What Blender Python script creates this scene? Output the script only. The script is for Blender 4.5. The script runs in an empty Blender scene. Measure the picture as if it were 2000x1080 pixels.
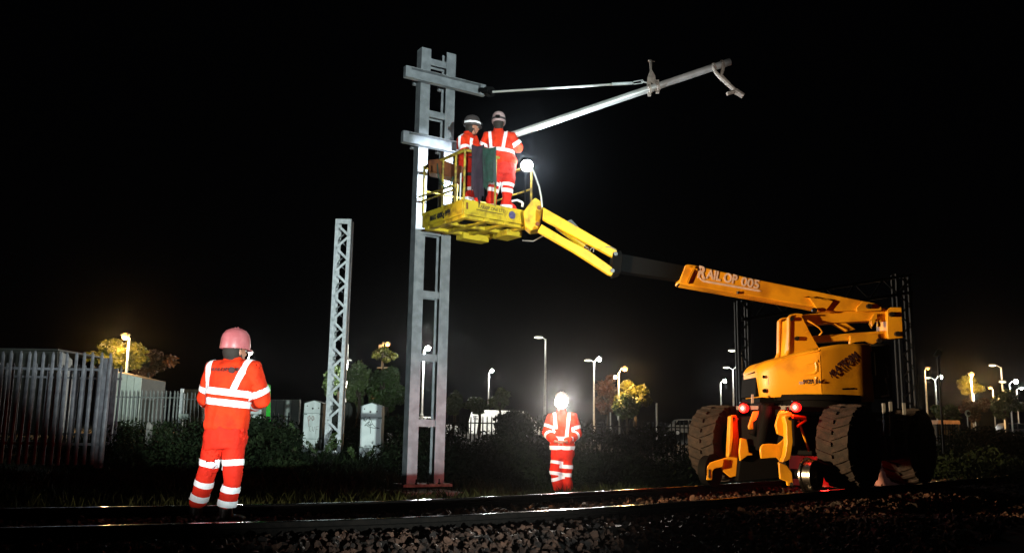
import bpy, bmesh, math, random
import numpy as np
from mathutils import Vector, Matrix, noise
R = math.radians
rnd = random.Random(7)
sc = bpy.context.scene
col = sc.collection

# ------------------------------------------------------------------ camera
CAM = Vector((0, 0, 0.9)); F = 1735.0; PITCH = R(9.65); ROLL = R(0.97)
fwd = Vector((0, math.cos(PITCH), math.sin(PITCH)))
r0 = Vector((1, 0, 0)); u0 = Vector((0, -math.sin(PITCH), math.cos(PITCH)))
rt = r0 * math.cos(ROLL) + u0 * math.sin(ROLL)
up = -r0 * math.sin(ROLL) + u0 * math.cos(ROLL)
cd = bpy.data.cameras.new('camera'); cam = bpy.data.objects.new('camera', cd); col.objects.link(cam)
m = Matrix((rt, up, -fwd)).transposed().to_4x4(); m.translation = CAM
cam.matrix_world = m
cd.sensor_width = 36; cd.lens = F / 2000 * 36; cd.clip_end = 2000; cd.clip_start = .05
sc.camera = cam

KY = 1.0
def at(px, py, Y):
    """world point on the plane y = Y*KY seen at photo pixel px,py (2000x1080)"""
    d = fwd + rt * ((px - 1000) / F) + up * ((540 - py) / F)
    return CAM + d * (Y * KY / d.y)
def pix(p):
    v = Vector(p) - CAM; z = v.dot(fwd)
    return 1000 + F * v.dot(rt) / z, 540 - F * v.dot(up) / z
def onz(px, py, z):
    d = fwd + rt * ((px - 1000) / F) + up * ((540 - py) / F)
    return CAM + d * ((z - CAM.z) / d.z)

# ------------------------------------------------------------------ world, exposure, added fill spots
w = bpy.data.worlds.new('World'); sc.world = w; w.use_nodes = True
bg = w.node_tree.nodes['Background']; bg.inputs[0].default_value = (.55, .6, .8, 1); bg.inputs[1].default_value = .0006
sc.view_settings.view_transform = 'Standard'; sc.view_settings.look = 'None'
sc.view_settings.exposure = 0; sc.view_settings.gamma = 1
sc.render.engine = 'CYCLES'
cy = sc.cycles
cy.use_denoising = True; cy.max_bounces = 5; cy.diffuse_bounces = 2; cy.glossy_bounces = 3
cy.transmission_bounces = 3; cy.volume_bounces = 0; cy.transparent_max_bounces = 4
cy.sample_clamp_indirect = 3; cy.caustics_reflective = False; cy.caustics_refractive = False
try: cy.volume_step_rate = 4
except Exception: pass

def spot(name, loc, target, watts, cone, colr=(1, 1, 1), blend=.4, size=.15):
    l = bpy.data.lights.new(name, 'SPOT'); l.energy = watts; l.color = colr
    l.spot_size = R(cone); l.spot_blend = blend; l.shadow_soft_size = size
    o = bpy.data.objects.new(name, l); col.objects.link(o); o.location = loc
    o.rotation_euler = (Vector(target) - Vector(loc)).to_track_quat('-Z', 'Y').to_euler(); return o
def point(name, loc, watts, colr=(1, 1, 1), size=.05, parent=None):
    l = bpy.data.lights.new(name, 'POINT'); l.energy = watts; l.color = colr; l.shadow_soft_size = size
    o = bpy.data.objects.new(name, l); col.objects.link(o)
    if parent: o.parent = parent; o.location = Vector(loc) - parent.location
    else: o.location = loc
    return o
# unseen fill spots added out of frame, one aimed at each subject
spot('fill_on_lookout', (-8.5, -2.2, 1.5), (-2.5, 7.7, 1.42), 5200, 12.0, (1, .93, .88), .3)
spot('fill_on_torch_wearer', (.6, -3, 1.6), (.84, 14.4, .95), 7600, 6.6, (1, .95, .92), .35)
spot('fill_on_basket', (-1.2, -3, 1.2), (-.1, 13.5, 5.15), 5600, 8.5, (1, .95, .88), .7)
spot('fill_on_arm', (1.5, -3, 1.3), (2.9, 13.9, 6.0), 5200, 7.5, (1, .97, .92), .7)
spot('fill_on_machine', (-12.5, 6.6, 2.0), (3.4, 12.4, 2.1), 25000, 27, (1, .67, .34), .6, .3)
spot('fill_on_container', (8.5, -9, 1.3), (-15.8, 36.5, 2.0), 42000, 5.5, (.88, 1, .92), .5, .3)
spot('fill_on_lineside', (6.0, -9, .35), (-8.6, 28, 8.0), 27000, 26, (.84, 1, .97), .28, .12)

# ------------------------------------------------------------------ mesh helpers
class MB:
    def __init__(s): s.v = []; s.f = []
    def add(s, v, f):
        n = len(s.v); s.v += [tuple(a) for a in v]; s.f += [tuple(n + i for i in q) for q in f]; return s
    def box(s, c, size, M=None):
        hx, hy, hz = size[0] / 2, size[1] / 2, size[2] / 2
        P = [Vector((x, y, z)) for z in (-hz, hz) for x, y in ((-hx, -hy), (hx, -hy), (hx, hy), (-hx, hy))]
        if M is not None: P = [M @ p for p in P]
        c = Vector(c); P = [p + c for p in P]
        return s.add(P, [(3, 2, 1, 0), (4, 5, 6, 7), (0, 1, 5, 4), (1, 2, 6, 5), (2, 3, 7, 6), (3, 0, 4, 7)])
    def bar(s, a, b, wid, hei, upv=(0, 0, 1)):
        a = Vector(a); b = Vector(b); d = (b - a); L = d.length; d.normalize()
        u = Vector(upv); u = (u - d * u.dot(d)); 
        if u.length < 1e-4: u = Vector((1, 0, 0)) - d * d.x
        u.normalize(); sd = d.cross(u)
        M = Matrix((d, sd, u)).transposed()
        return s.box((a + b) / 2, (L, wid, hei), M)
    def tube(s, pts, r, n=8, cap=True):
        pts = [Vector(p) for p in pts]; rs = r if isinstance(r, (list, tuple)) else [r] * len(pts)
        V = []; prev = None
        for i, p in enumerate(pts):
            d = (pts[min(i + 1, len(pts) - 1)] - pts[max(i - 1, 0)]).normalized()
            if prev is None:
                a = Vector((0, 0, 1)) if abs(d.z) < .9 else Vector((1, 0, 0))
                u = d.cross(a).normalized()
            else:
                u = (prev - d * prev.dot(d)).normalized()
            prev = u; v = d.cross(u)
            for k in range(n):
                t = 2 * math.pi * k / n; V.append(p + (u * math.cos(t) + v * math.sin(t)) * rs[i])
        Fc = []
        for i in range(len(pts) - 1):
            for k in range(n):
                a = i * n + k; b = i * n + (k + 1) % n; Fc.append((a, b, b + n, a + n))
        if cap: Fc.append(tuple(range(n - 1, -1, -1))); Fc.append(tuple((len(pts) - 1) * n + k for k in range(n)))
        return s.add(V, Fc)
    def prism(s, poly, ext):
        P = [Vector(p) for p in poly]; e = Vector(ext); n = len(P)
        nrm = Vector((0, 0, 0))
        for i in range(n): nrm += P[i].cross(P[(i + 1) % n])
        if nrm.dot(e) > 0: P.reverse()
        V = P + [p + e for p in P]
        Fc = [tuple(range(n)), tuple(range(2 * n - 1, n - 1, -1))]
        Fc += [((i + 1) % n, i, i + n, (i + 1) % n + n) for i in range(n)]
        return s.add(V, Fc)
    def pprism(s, poly, Y, dep):
        return s.prism([at(x, y, Y) for x, y in poly], (0, dep, 0))
    def lathe(s, prof, c, axis=(0, 0, 1), n=24, close=False):
        ax = Vector(axis).normalized(); a = Vector((0, 0, 1)) if abs(ax.z) < .9 else Vector((1, 0, 0))
        u = ax.cross(a).normalized(); v = ax.cross(u); c = Vector(c); V = []
        for (r, h) in prof:
            for k in range(n):
                t = 2 * math.pi * k / n; V.append(c + ax * h + (u * math.cos(t) + v * math.sin(t)) * r)
        Fc = []; m_ = len(prof)
        for i in range(m_ - 1 + (1 if close else 0)):
            j = (i + 1) % m_
            for k in range(n):
                k2 = (k + 1) % n; Fc.append((i * n + k, j * n + k, j * n + k2, i * n + k2))
        if not close:
            Fc.append(tuple(range(n))); Fc.append(tuple((m_ - 1) * n + k for k in range(n - 1, -1, -1)))
        return s.add(V, Fc)
    def ell(s, c, rad, M=None, n=16, m_=10):
        c = Vector(c); V = []; 
        for i in range(1, m_):
            ph = math.pi * i / m_
            for k in range(n):
                t = 2 * math.pi * k / n
                p = Vector((rad[0] * math.sin(ph) * math.cos(t), rad[1] * math.sin(ph) * math.sin(t), rad[2] * math.cos(ph)))
                V.append(c + (M @ p if M is not None else p))
        tp = Vector((0, 0, rad[2])); V.append(c + (M @ tp if M is not None else tp)); V.append(c - (M @ tp if M is not None else tp))
        T = len(V) - 2; Fc = []
        for i in range(m_ - 2):
            for k in range(n):
                a = i * n + k; b = i * n + (k + 1) % n; Fc.append((a, a + n, b + n, b))
        for k in range(n):
            Fc.append((T, k, (k + 1) % n)); Fc.append((T + 1, (m_ - 2) * n + (k + 1) % n, (m_ - 2) * n + k))
        return s.add(V, Fc)
    def build(s, name, mt, parent=None, smooth=True, bevel=0, ang=38, label=None):
        o0 = root_loc(parent)
        me = bpy.data.meshes.new(name)
        me.from_pydata([(v[0] - o0[0], v[1] - o0[1], v[2] - o0[2]) for v in s.v], [], s.f)
        me.validate(); me.update()
        return link(name, me, mt, parent, smooth, bevel, ang, label)
def root_loc(p):
    t = Vector((0, 0, 0))
    while p is not None: t = t + p.location; p = p.parent
    return t
def link(name, me, mt, parent=None, smooth=True, bevel=0, ang=38, label=None):
    if mt and not me.materials: me.materials.append(mt)
    if smooth:
        me.polygons.foreach_set('use_smooth', [True] * len(me.polygons))
        try: me.set_sharp_from_angle(angle=R(ang))
        except Exception: pass
    o = bpy.data.objects.new(name, me); col.objects.link(o); o.parent = parent
    if bevel:
        b = o.modifiers.new('bevel', 'BEVEL'); b.width = bevel; b.segments = 2; b.limit_method = 'ANGLE'; b.angle_limit = R(40)
    if label: o['label'] = label
    return o
def tag(o, label=None, cat=None, group=None, kind=None):
    if label: o['label'] = label
    if cat: o['category'] = cat
    if group: o['group'] = group
    if kind: o['kind'] = kind
    return o
def thing(name, loc, label, cat, group=None, rz=0):
    o = bpy.data.objects.new(name, None); col.objects.link(o); o.location = loc; o.rotation_euler.z = rz
    o.empty_display_size = .2
    return tag(o, label, cat, group)
def inst(name, me, parent, loc=(0, 0, 0), rz=0, rot=None):
    o = bpy.data.objects.new(name, me); col.objects.link(o); o.parent = parent; o.location = loc
    o.rotation_euler = rot if rot is not None else (0, 0, rz); return o

# ------------------------------------------------------------------ materials
def mat(name, c, rough=.6, metal=0, c2=None, scale=8, lo=.4, hi=.65, bump=0, bscale=40, spec=.5, coat=0, detail=5):
    mt = bpy.data.materials.new(name); mt.use_nodes = True; nt = mt.node_tree; N = nt.nodes; L = nt.links
    b = N['Principled BSDF']; b.inputs['Roughness'].default_value = rough; b.inputs['Metallic'].default_value = metal
    b.inputs['Specular IOR Level'].default_value = spec; b.inputs['Coat Weight'].default_value = coat
    tc = N.new('ShaderNodeTexCoord')
    nz = N.new('ShaderNodeTexNoise'); nz.inputs['Scale'].default_value = scale; nz.inputs['Detail'].default_value = detail
    L.new(tc.outputs['Object'], nz.inputs['Vector'])
    cr = N.new('ShaderNodeValToRGB'); L.new(nz.outputs['Fac'], cr.inputs[0])
    c2 = c2 or tuple(x * .78 for x in c)
    cr.color_ramp.elements[0].position = lo; cr.color_ramp.elements[0].color = (*c2, 1)
    cr.color_ramp.elements[1].position = hi; cr.color_ramp.elements[1].color = (*c, 1)
    L.new(cr.outputs[0], b.inputs['Base Color'])
    if bump:
        n2 = N.new('ShaderNodeTexNoise'); n2.inputs['Scale'].default_value = bscale; n2.inputs['Detail'].default_value = 4
        L.new(tc.outputs['Object'], n2.inputs['Vector'])
        bp = N.new('ShaderNodeBump'); bp.inputs['Strength'].default_value = bump; bp.inputs['Distance'].default_value = .02
        L.new(n2.outputs['Fac'], bp.inputs['Height']); L.new(bp.outputs[0], b.inputs['Normal'])
    return mt
def emit(name, c, st):
    mt = bpy.data.materials.new(name); mt.use_nodes = True; b = mt.node_tree.nodes['Principled BSDF']
    b.inputs['Base Color'].default_value = (*c, 1); b.inputs['Emission Color'].default_value = (*c, 1)
    b.inputs['Emission Strength'].default_value = st; return mt
M = {}
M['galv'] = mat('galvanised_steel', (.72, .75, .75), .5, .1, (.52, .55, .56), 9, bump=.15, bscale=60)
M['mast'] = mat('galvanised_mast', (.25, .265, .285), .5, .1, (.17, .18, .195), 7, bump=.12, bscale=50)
M['alu'] = mat('aluminium_tube', (.66, .66, .64), .36, .25, (.5, .5, .48), 5)
M['yel'] = mat('machine_yellow_paint', (.80, .37, .012), .42, 0, (.50, .20, .009), 2.6, .30, .52, coat=.1, bump=.06, bscale=90, detail=10)
M['lem'] = mat('cool_lit_lemon_paint', (.78, .52, .012), .42, 0, (.62, .38, .012), 6, .3, .6, bump=.05, bscale=90)  # machine yellow shifted lemon for the cool lamp light on the jib
M['dirty'] = mat('scuffed_yellow_paint', (.64, .46, .018), .6, 0, (.26, .16, .012), 7, .32, .52, bump=.25, bscale=30, detail=9)
M['dirty2'] = mat('grimy_yellow_steel', (.46, .33, .03), .6, 0, (.12, .08, .02), 10, .40, .6, bump=.2, bscale=30, detail=9)
M['blk'] = mat('black_steel', (.004, .0036, .004), .75, 0, (.004, .004, .004), 12, spec=.06)
M['dark'] = mat('dark_greasy_steel', (.022, .016, .015), .45, .3, (.015, .012, .012), 9, bump=.3, bscale=25)
M['tyre'] = mat('dusty_tyre_rubber', (.026, .016, .013), .9, 0, (.010, .0065, .006), 14, bump=.4, bscale=60)
M['tyred'] = mat('black_tyre_wall', (.016, .014, .014), .8, 0, (.009, .009, .009), 10, bump=.3, bscale=50)
M['steel'] = mat('bright_steel', (.6, .58, .55), .22, 1, (.45, .43, .41), 12)
M['railtop'] = mat('polished_rail_head', (.55, .54, .53), .16, 1, (.35, .33, .32), 14, bump=.1, bscale=20)
M['rust'] = mat('rusty_rail_steel', (.007, .005, .004), .9, 0, (.004, .003, .0025), 20, bump=.4, bscale=60, spec=.1)
M['orange'] = mat('hi_vis_orange_fabric', (.76, .040, .007), .8, 0, (.56, .022, .006), 7, .3, .6, bump=.9, bscale=11, spec=.2)
M['orange2'] = mat('hi_vis_orange_red_trousers', (.70, .024, .008), .8, 0, (.50, .014, .006), 6, .3, .6, bump=.9, bscale=10, spec=.2)
M['tape'] = mat('silver_reflective_tape', (.93, .93, .96), .5, 0, (.88, .88, .92), 30)
M['helw'] = mat('white_helmet_shell', (.46, .34, .34), .35, 0, (.36, .25, .25), 10)
M['helk'] = mat('dark_helmet_shell', (.06, .05, .05), .4, 0)
M['skin'] = mat('skin', (.34, .15, .09), .55, 0, (.45, .2, .13), 20)
M['glove'] = mat('dark_work_glove', (.07, .05, .045), .8)
M['hair'] = mat('dark_hair', (.02, .014, .01), .8)
M['bootm'] = mat('black_boot_leather', (.035, .03, .028), .45)
M['help'] = mat('pinkish_helmet_shell', (.50, .15, .16), .4, 0, (.40, .10, .11), 9)
M['harn'] = mat('black_harness_webbing', (.03, .022, .026), .7)
M['print'] = mat('dark_print', (.05, .012, .012), .7)
M['printk'] = mat('black_print', (.02, .02, .02), .6)
M['printw'] = mat('pale_lettering', (.80, .62, .58), .6)
M['blue'] = mat('blue_badge', (.035, .035, .16), .5, 0, (.1, .1, .22), 40)
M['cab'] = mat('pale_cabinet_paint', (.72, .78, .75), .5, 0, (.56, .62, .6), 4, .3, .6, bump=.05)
M['cabs'] = mat('dark_green_cabinet_side', (.22, .28, .25), .6, 0, (.12, .17, .15), 6)  # sides, roof and hinges darker green than the fronts
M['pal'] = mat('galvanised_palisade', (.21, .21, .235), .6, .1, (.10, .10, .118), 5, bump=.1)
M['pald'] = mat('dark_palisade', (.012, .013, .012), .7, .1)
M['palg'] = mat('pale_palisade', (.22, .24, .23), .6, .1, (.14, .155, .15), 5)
M['conc'] = mat('concrete', (.22, .21, .19), .85, 0, (.13, .12, .11), 8, bump=.3)
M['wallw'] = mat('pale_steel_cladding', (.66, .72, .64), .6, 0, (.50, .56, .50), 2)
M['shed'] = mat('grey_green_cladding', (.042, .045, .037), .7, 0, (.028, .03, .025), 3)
M['brown'] = mat('brown_timber_cladding', (.10, .075, .04), .8, 0, (.06, .045, .025), 5)
M['lhead'] = mat('lamp_housing', (.12, .12, .11), .6)
M['pole'] = mat('lamp_post_paint', (.6, .6, .56), .5, .1)
M['poled'] = mat('dark_timber_pole', (.12, .1, .07), .8)
M['green'] = mat('glow_green_sheet', (.04, .85, .05), .6, 0, (.02, .55, .03), 6)  # green raised to a bright tone to stand for a glow
M['dgreen'] = mat('dark_green_cloth', (.007, .045, .03), .85, 0, (.004, .022, .015), 12, bump=.3)
M['purp'] = mat('dark_purple_cloth', (.03, .014, .028), .85, 0, (.012, .006, .014), 8, bump=.3)
M['rustbox'] = mat('rust_brown_steel', (.22, .07, .02), .7, 0, (.12, .035, .015), 6, bump=.2)
M['van'] = mat('white_van_paint', (.78, .80, .78), .4, 0, coat=.3)
M['glass'] = mat('dark_window_glass', (.01, .012, .014), .08, 0, spec=.8)
M['carp'] = mat('dark_car_paint', (.03, .03, .035), .3, .2, coat=.6)
M['cary'] = mat('silver_car_paint', (.3, .3, .28), .35, .4, coat=.5)
M['leaf'] = mat('leaf_green', (.055, .095, .022), .6, 0, (.03, .055, .012), 1.2)
M['leafy'] = mat('autumn_leaf', (.15, .15, .012), .6, 0, (.05, .055, .008), 1.2)
M['leafl'] = mat('willow_leaf', (.13, .18, .06), .6, 0, (.06, .09, .03), 1.2)
M['leafr'] = mat('rust_leaf', (.14, .045, .015), .6, 0, (.06, .03, .01), 1.2)
M['bark'] = mat('bark', (.06, .045, .03), .9, 0, bump=.5)
M['weed'] = mat('undergrowth_leaf', (.016, .026, .009), .8, 0, (.005, .010, .004), .9, spec=.1)
M['ground'] = mat('earth_and_grass', (.014, .015, .009), .95, 0, (.006, .007, .004), 1.5, bump=.8, bscale=8)
M['stone'] = mat('ballast_stone', (.15, .065, .038), .9, 0, (.011, .0055, .004), 6, .42, .78, bump=.4, bscale=60, detail=8)
M['slp'] = mat('grimy_concrete_sleeper', (.012, .009, .008), .9, 0, (.007, .005, .004), 8, bump=.4, spec=.1)
M['lampw'] = emit('white_lamp_glow', (1, 1, .93), 30)
M['lampo'] = emit('sodium_lamp_glow', (1, .42, .11), 2.8)
M['lampdim'] = emit('dim_lamp_glow', (1, 1, .78), 2.2)
M['beam'] = emit('head_torch_lens', (1, .97, .9), 60)
M['work'] = emit('work_lamp_lens', (.86, .94, 1), 40)
M['red'] = emit('red_tail_lamp', (1, .006, .005), 5)
M['redc'] = emit('red_tail_lamp_core', (1, .25, .22), 6)

# ------------------------------------------------------------------ track geometry
KN = [(-30, -1.2, .3), (-16, 2.5, .25), (-2.73, 6.27, .40), (-.97, 7.05, .55), (.03, 7.70, .74), (1.1, 8.58, .88), (5.03, 12.39, 1.0), (9.6, 17.0, 1.02), (40, 48, 1.03)]
def ny(x):
    for (x0, y0, s0), (x1, y1, s1) in zip(KN, KN[1:]):
        if x <= x1:
            h = x1 - x0; t = max(0, (x - x0) / h)
            return (2*t**3 - 3*t*t + 1) * y0 + (t**3 - 2*t*t + t) * h * s0 + (-2*t**3 + 3*t*t) * y1 + (t**3 - t*t) * h * s1
    return KN[-1][1] + KN[-1][2] * (x - KN[-1][0])
NX = np.arange(-16, 34, .25)
NEAR = [(x, ny(x)) for x in NX]
def tang(x):
    d = Vector((.1, ny(x + .05) - ny(x - .05), 0)); return d.normalized()
def off(x, d):
    t = tang(x); return Vector((x - t.y * d, ny(x) + t.x * d, 0))
CL = np.array([tuple(off(x, .72))[:2] for x in NX])
def dcl0(x, y):
    dd = np.hypot(CL[:, 0] - x, CL[:, 1] - y); i = int(dd.argmin())
    t = tang(float(NX[i])); s = (x - CL[i, 0]) * -t.y + (y - CL[i, 1]) * t.x
    return dd[i], s                      # s>0 beyond the track
_DG = np.zeros((161, 201, 2))
for _j in range(161):
    for _i in range(201): _DG[_j, _i] = dcl0(-20 + _i * .2, _j * .2)
def dcl(x, y):
    a, b = (x + 20) / .2, y / .2
    if not (0 <= a < 200 and 0 <= b < 160): return dcl0(x, y)
    i, j = int(a), int(b); a -= i; b -= j
    g = _DG[j, i] * (1 - a) * (1 - b) + _DG[j, i + 1] * a * (1 - b) + _DG[j + 1, i] * (1 - a) * b + _DG[j + 1, i + 1] * a * b
    return g[0], g[1]
def sm(a, b, x):
    t = min(1, max(0, (x - a) / (b - a))); return t * t * (3 - 2 * t)
def H(x, y):
    d, s = dcl(x, y)
    base = -.13
    if s > 0 or d > 30:
        left = 1 - sm(-1, 3, x)
        base = -.13 + (.10 + .2 * left) * sm(16.5, 20, y) * (left * .9 + .1) + .2 * sm(20, 24, y) * left + .1 * sm(24, 40, y)
        base += (1 - sm(-13, -8, x)) * (.24 * sm(10, 15, y)) * (1 - sm(17, 22, y))
    else:
        base = -.10
        base += .22 * math.exp(-((x - 4.4) / 1.8) ** 2 - ((y - 8.6) / 1.1) ** 2)
    bal = .08 * (1 - sm(1.1, 1.9, d))
    k = 1 - sm(1.25, 2.2, d)
    z = base * (1 - k) + bal * k
    return z

# ground sheet (fine near, coarse far)
gx = np.concatenate([np.arange(-400, -30, 20), np.arange(-30, 30, .5), np.arange(30, 401, 20)])
gy = np.concatenate([np.arange(-40, 2, 3), np.arange(2, 30, .5), np.arange(30, 80, 5), np.arange(80, 601, 40)])
V = []; Fc = []
for y in gy:
    for x in gx:
        V.append((x, y, H(x, y) - .03))
nx_ = len(gx)
for j in range(len(gy) - 1):
    for i in range(nx_ - 1):
        a = j * nx_ + i; Fc.append((a, a + 1, a + nx_ + 1, a + nx_))
g = MB(); g.v = V; g.f = Fc
tag(g.build('ground', M['ground']), kind='structure')

# railway track : rails and sleepers
track = bpy.data.objects.new('railway_track', None); col.objects.link(track); track['kind'] = 'structure'
def sweep(d0, prof, zoff=0):
    V = []; Fc = []; n = len(prof)
    for x in NX:
        c = off(float(x), d0); t = tang(float(x)); nn = Vector((-t.y, t.x, 0))
        for (a, z) in prof: V.append(c + nn * a + Vector((0, 0, z + zoff)))
    for i in range(len(NX) - 1):
        for k in range(n):
            k2 = (k + 1) % n; Fc.append((i * n + k, i * n + k2, (i + 1) * n + k2, (i + 1) * n + k))
    b = MB(); b.v = V; b.f = Fc; return b
RP = [(-.035, .195), (-.037, .16), (-.01, .148), (-.009, .075), (-.07, .055), (-.07, .045), (.07, .045), (.07, .055), (.009, .075), (.01, .148), (.037, .16), (.035, .195)]
for d0 in (0, 1.45):
    rl = sweep(d0, RP).build('rail', M['rust'], track)
    sweep(d0, [(-.026, .1965), (.026, .1965), (.024, .2), (-.024, .2)]).build('running_surface', M['railtop'], rl)
sb = MB()
sb.prism([(-1.25, -.13, -.1), (-1.25, .13, -.1), (-1.25, .1, .095), (-1.25, -.1, .095)], (2.5, 0, 0))
sme = None
s_ = 0; last = None
for x in np.arange(-12, 16, .02):
    p = off(float(x), .72)
    if last is None or (p - last).length > .65:
        last = p; t = tang(float(x)); a = math.atan2(t.x, -t.y)
        if sme is None:
            o = sb.build('sleeper', M['slp'], track, bevel=.01); sme = o.data; o.location = p; o.rotation_euler.z = a
        else:
            inst('sleeper', sme, track, p, a)

# ballast
def stones(n, sampler, smin, smax, seed, zj=.03):
    rg = np.random.RandomState(seed)
    base = np.array([(1, 0, 0), (-1, 0, 0), (0, 1, 0), (0, -1, 0), (0, 0, 1), (0, 0, -1),
                     (.7, .7, .4), (-.7, .6, .4), (.6, -.7, -.4), (-.6, -.7, .3)], float)
    from mathutils import geometry
    bm = bmesh.new()
    for v in base: bm.verts.new(v)
    bmesh.ops.convex_hull(bm, input=bm.verts); bmesh.ops.triangulate(bm, faces=bm.faces)
    bm.verts.index_update(); bv = np.array([v.co for v in bm.verts]); bf = np.array([[v.index for v in f.verts] for f in bm.faces]); bm.free()
    AV = []; AF = []; k = 0
    for i in range(n):
        x, y = sampler(rg)
        s = rg.uniform(smin, smax) * (1.5 if rg.rand() < .06 else 1); q = rg.normal(size=4); q /= np.linalg.norm(q)
        a, b, c, d = q
        Rm = np.array([[1-2*(c*c+d*d), 2*(b*c-a*d), 2*(b*d+a*c)], [2*(b*c+a*d), 1-2*(b*b+d*d), 2*(c*d-a*b)], [2*(b*d-a*c), 2*(c*d+a*b), 1-2*(b*b+c*c)]])
        vv = bv * (1 + rg.uniform(-.25, .25, bv.shape)) * np.array([1, .8, .6]) * s
        vv = vv @ Rm.T + np.array([x, y, H(x, y) + rg.uniform(-.02, zj)])
        AV.append(vv); AF.append(bf + k); k += len(bv)
    b = MB(); b.v = [tuple(v) for v in np.concatenate(AV)]; b.f = [tuple(int(i) for i in f) for f in np.concatenate(AF)]; return b
def samp_near(rg):
    while True:
        x = rg.uniform(-5.5, 7.5); d = rg.uniform(-2.6, -.06) if rg.rand() < .8 else rg.uniform(.06, 1.44)
        p = off(x, d)
        px = 1000 + F * p.x / max(p.y, .5)
        if p.y > 4.5 and -80 < px < 2080: return p.x, p.y
def samp_far(rg):
    while True:
        x = rg.uniform(-8, 14); d = rg.uniform(1.56, 2.7) if rg.rand() < .6 else rg.uniform(-1.2, 1.4)
        p = off(x, d)
        if p.y > 3: return p.x, p.y
tag(stones(13000, samp_near, .018, .042, 3).build('ballast', M['stone'], smooth=False), kind='stuff', cat='ballast', label='brown stone ballast heaped in front of the near rail')
tag(stones(9000, samp_far, .018, .038, 4).build('ballast', M['stone'], smooth=False), kind='stuff', cat='ballast', label='dark stone ballast between and beyond the rails')

# ------------------------------------------------------------------ undergrowth (uncountable): blades and leaf clumps
def blades(n, samp, hmin, hmax, wd, seed):
    rg = np.random.RandomState(seed); V = np.zeros((n * 4, 3)); k = 0
    for i in range(n):
        x, y, hs = samp(rg); z = H(x, y) - .03
        h = rg.uniform(hmin, hmax) * hs; a = rg.uniform(0, 6.283); w_ = wd * rg.uniform(.6, 1.4)
        dx, dy = math.cos(a) * w_, math.sin(a) * w_; lx, ly = rg.normal(0, .35, 2) * h
        V[k] = (x - dx, y - dy, z); V[k + 1] = (x + dx, y + dy, z)
        V[k + 2] = (x + dx * .8 + lx * .45, y + dy * .8 + ly * .45, z + h * .6); V[k + 3] = (x + lx, y + ly, z + h); k += 4
    b = MB(); b.v = [tuple(v) for v in V]; b.f = [(4*i, 4*i+1, 4*i+2, 4*i+3) for i in range(n)]; return b
def vis_samp(y0, y1, p0, p1, h=1):
    def f(rg):
        while True:
            y = y0 + (y1 - y0) * rg.rand() ** 1.3; px = rg.uniform(p0, p1); x = (px - 1000) / F * y
            d, s = dcl(x, y)
            if s > 0 and d > 2.1 and not (abs(x + 1.4) < .75 and abs(y - 14.1) < .7 and rg.rand() < .93):
                v = noise.noise(Vector((x * .5, y * .35, 3)));
                return x, y, h * (.55 + 1.1 * max(0, v + .35))
    return f
tag(blades(42000, vis_samp(8.6, 24, -60, 2060), .07, .26, .007, 11).build('grass', M['weed'], smooth=False), kind='stuff', cat='grass', label='rough dark grass and weeds growing beyond the track')
def leaves_clump(C, rad, n, size, rg, V, Fc):
    for i in range(n):
        u = rg.normal(size=3); u /= np.linalg.norm(u); r_ = rg.rand() ** .45
        p = np.array(C) + u * np.array(rad) * r_
        a = rg.normal(size=3); a /= np.linalg.norm(a); b = np.cross(a, rg.normal(size=3)); b /= np.linalg.norm(b)
        s = size * rg.uniform(.6, 1.4); k = len(V)
        V += [tuple(p - a * s), tuple(p + b * s * .45), tuple(p + a * s), tuple(p - b * s * .45)]; Fc.append((k, k + 1, k + 2, k + 3))
rg = np.random.RandomState(21); V = []; Fc = []
for i in range(420):
    y = rg.uniform(15.5, 30); px = rg.uniform(200, 1420) if rg.rand() < .85 else rg.uniform(1780, 2040)
    x = (px - 1000) / F * y
    if pix((x, y, .3))[0] < 240 and y < 19: continue
    if 565 < px < 765 and y < 23: continue
    if 900 < px < 962 and y > 22: continue
    hh = rg.uniform(.15, .42) * (1.2 if 480 < px < 620 else 1)
    leaves_clump((x, y, H(x, y) + hh * .7), (rg.uniform(.3, .8), rg.uniform(.3, .6), hh), 150, .045, rg, V, Fc)
b = MB(); b.v = V; b.f = Fc
tag(b.build('undergrowth', M['weed'], smooth=False), kind='stuff', cat='undergrowth', label='low brambles and weeds filling the verge in front of the fences')

def shrub(px, Y, top, wid, mt, label, n=1500, size=.06, group=None, stem=True, seed=0, base=None):
    """bush > foliage, stem"""
    rg = np.random.RandomState(seed + int(px)); x = (px - 1000) / F * Y; z0 = H(x, Y) if base is None else base
    T = thing('bush', (x, Y, z0), label, 'bush', group)
    h = top - z0; V = []; Fc = []
    m_ = MB()
    for k in range(7):
        a = k * .9; c = (x + math.cos(a) * wid * rg.uniform(.1, .6), Y + math.sin(a) * wid * .5, z0 + h * rg.uniform(.3, .82))
        leaves_clump(c, (wid * .45, wid * .4, h * .26), n // 7, size, rg, V, Fc)
        m_.tube([(x + .02 * k, Y, z0 - .1), ((x + c[0]) / 2, (Y + c[1]) / 2, z0 + (c[2] - z0) * .6), c], [.03, .02, .008], 5)
    b = MB(); b.v = V; b.f = Fc; b.build('foliage', mt, T, smooth=False); m_.build('stem', M['bark'], T)
    return T

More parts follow.
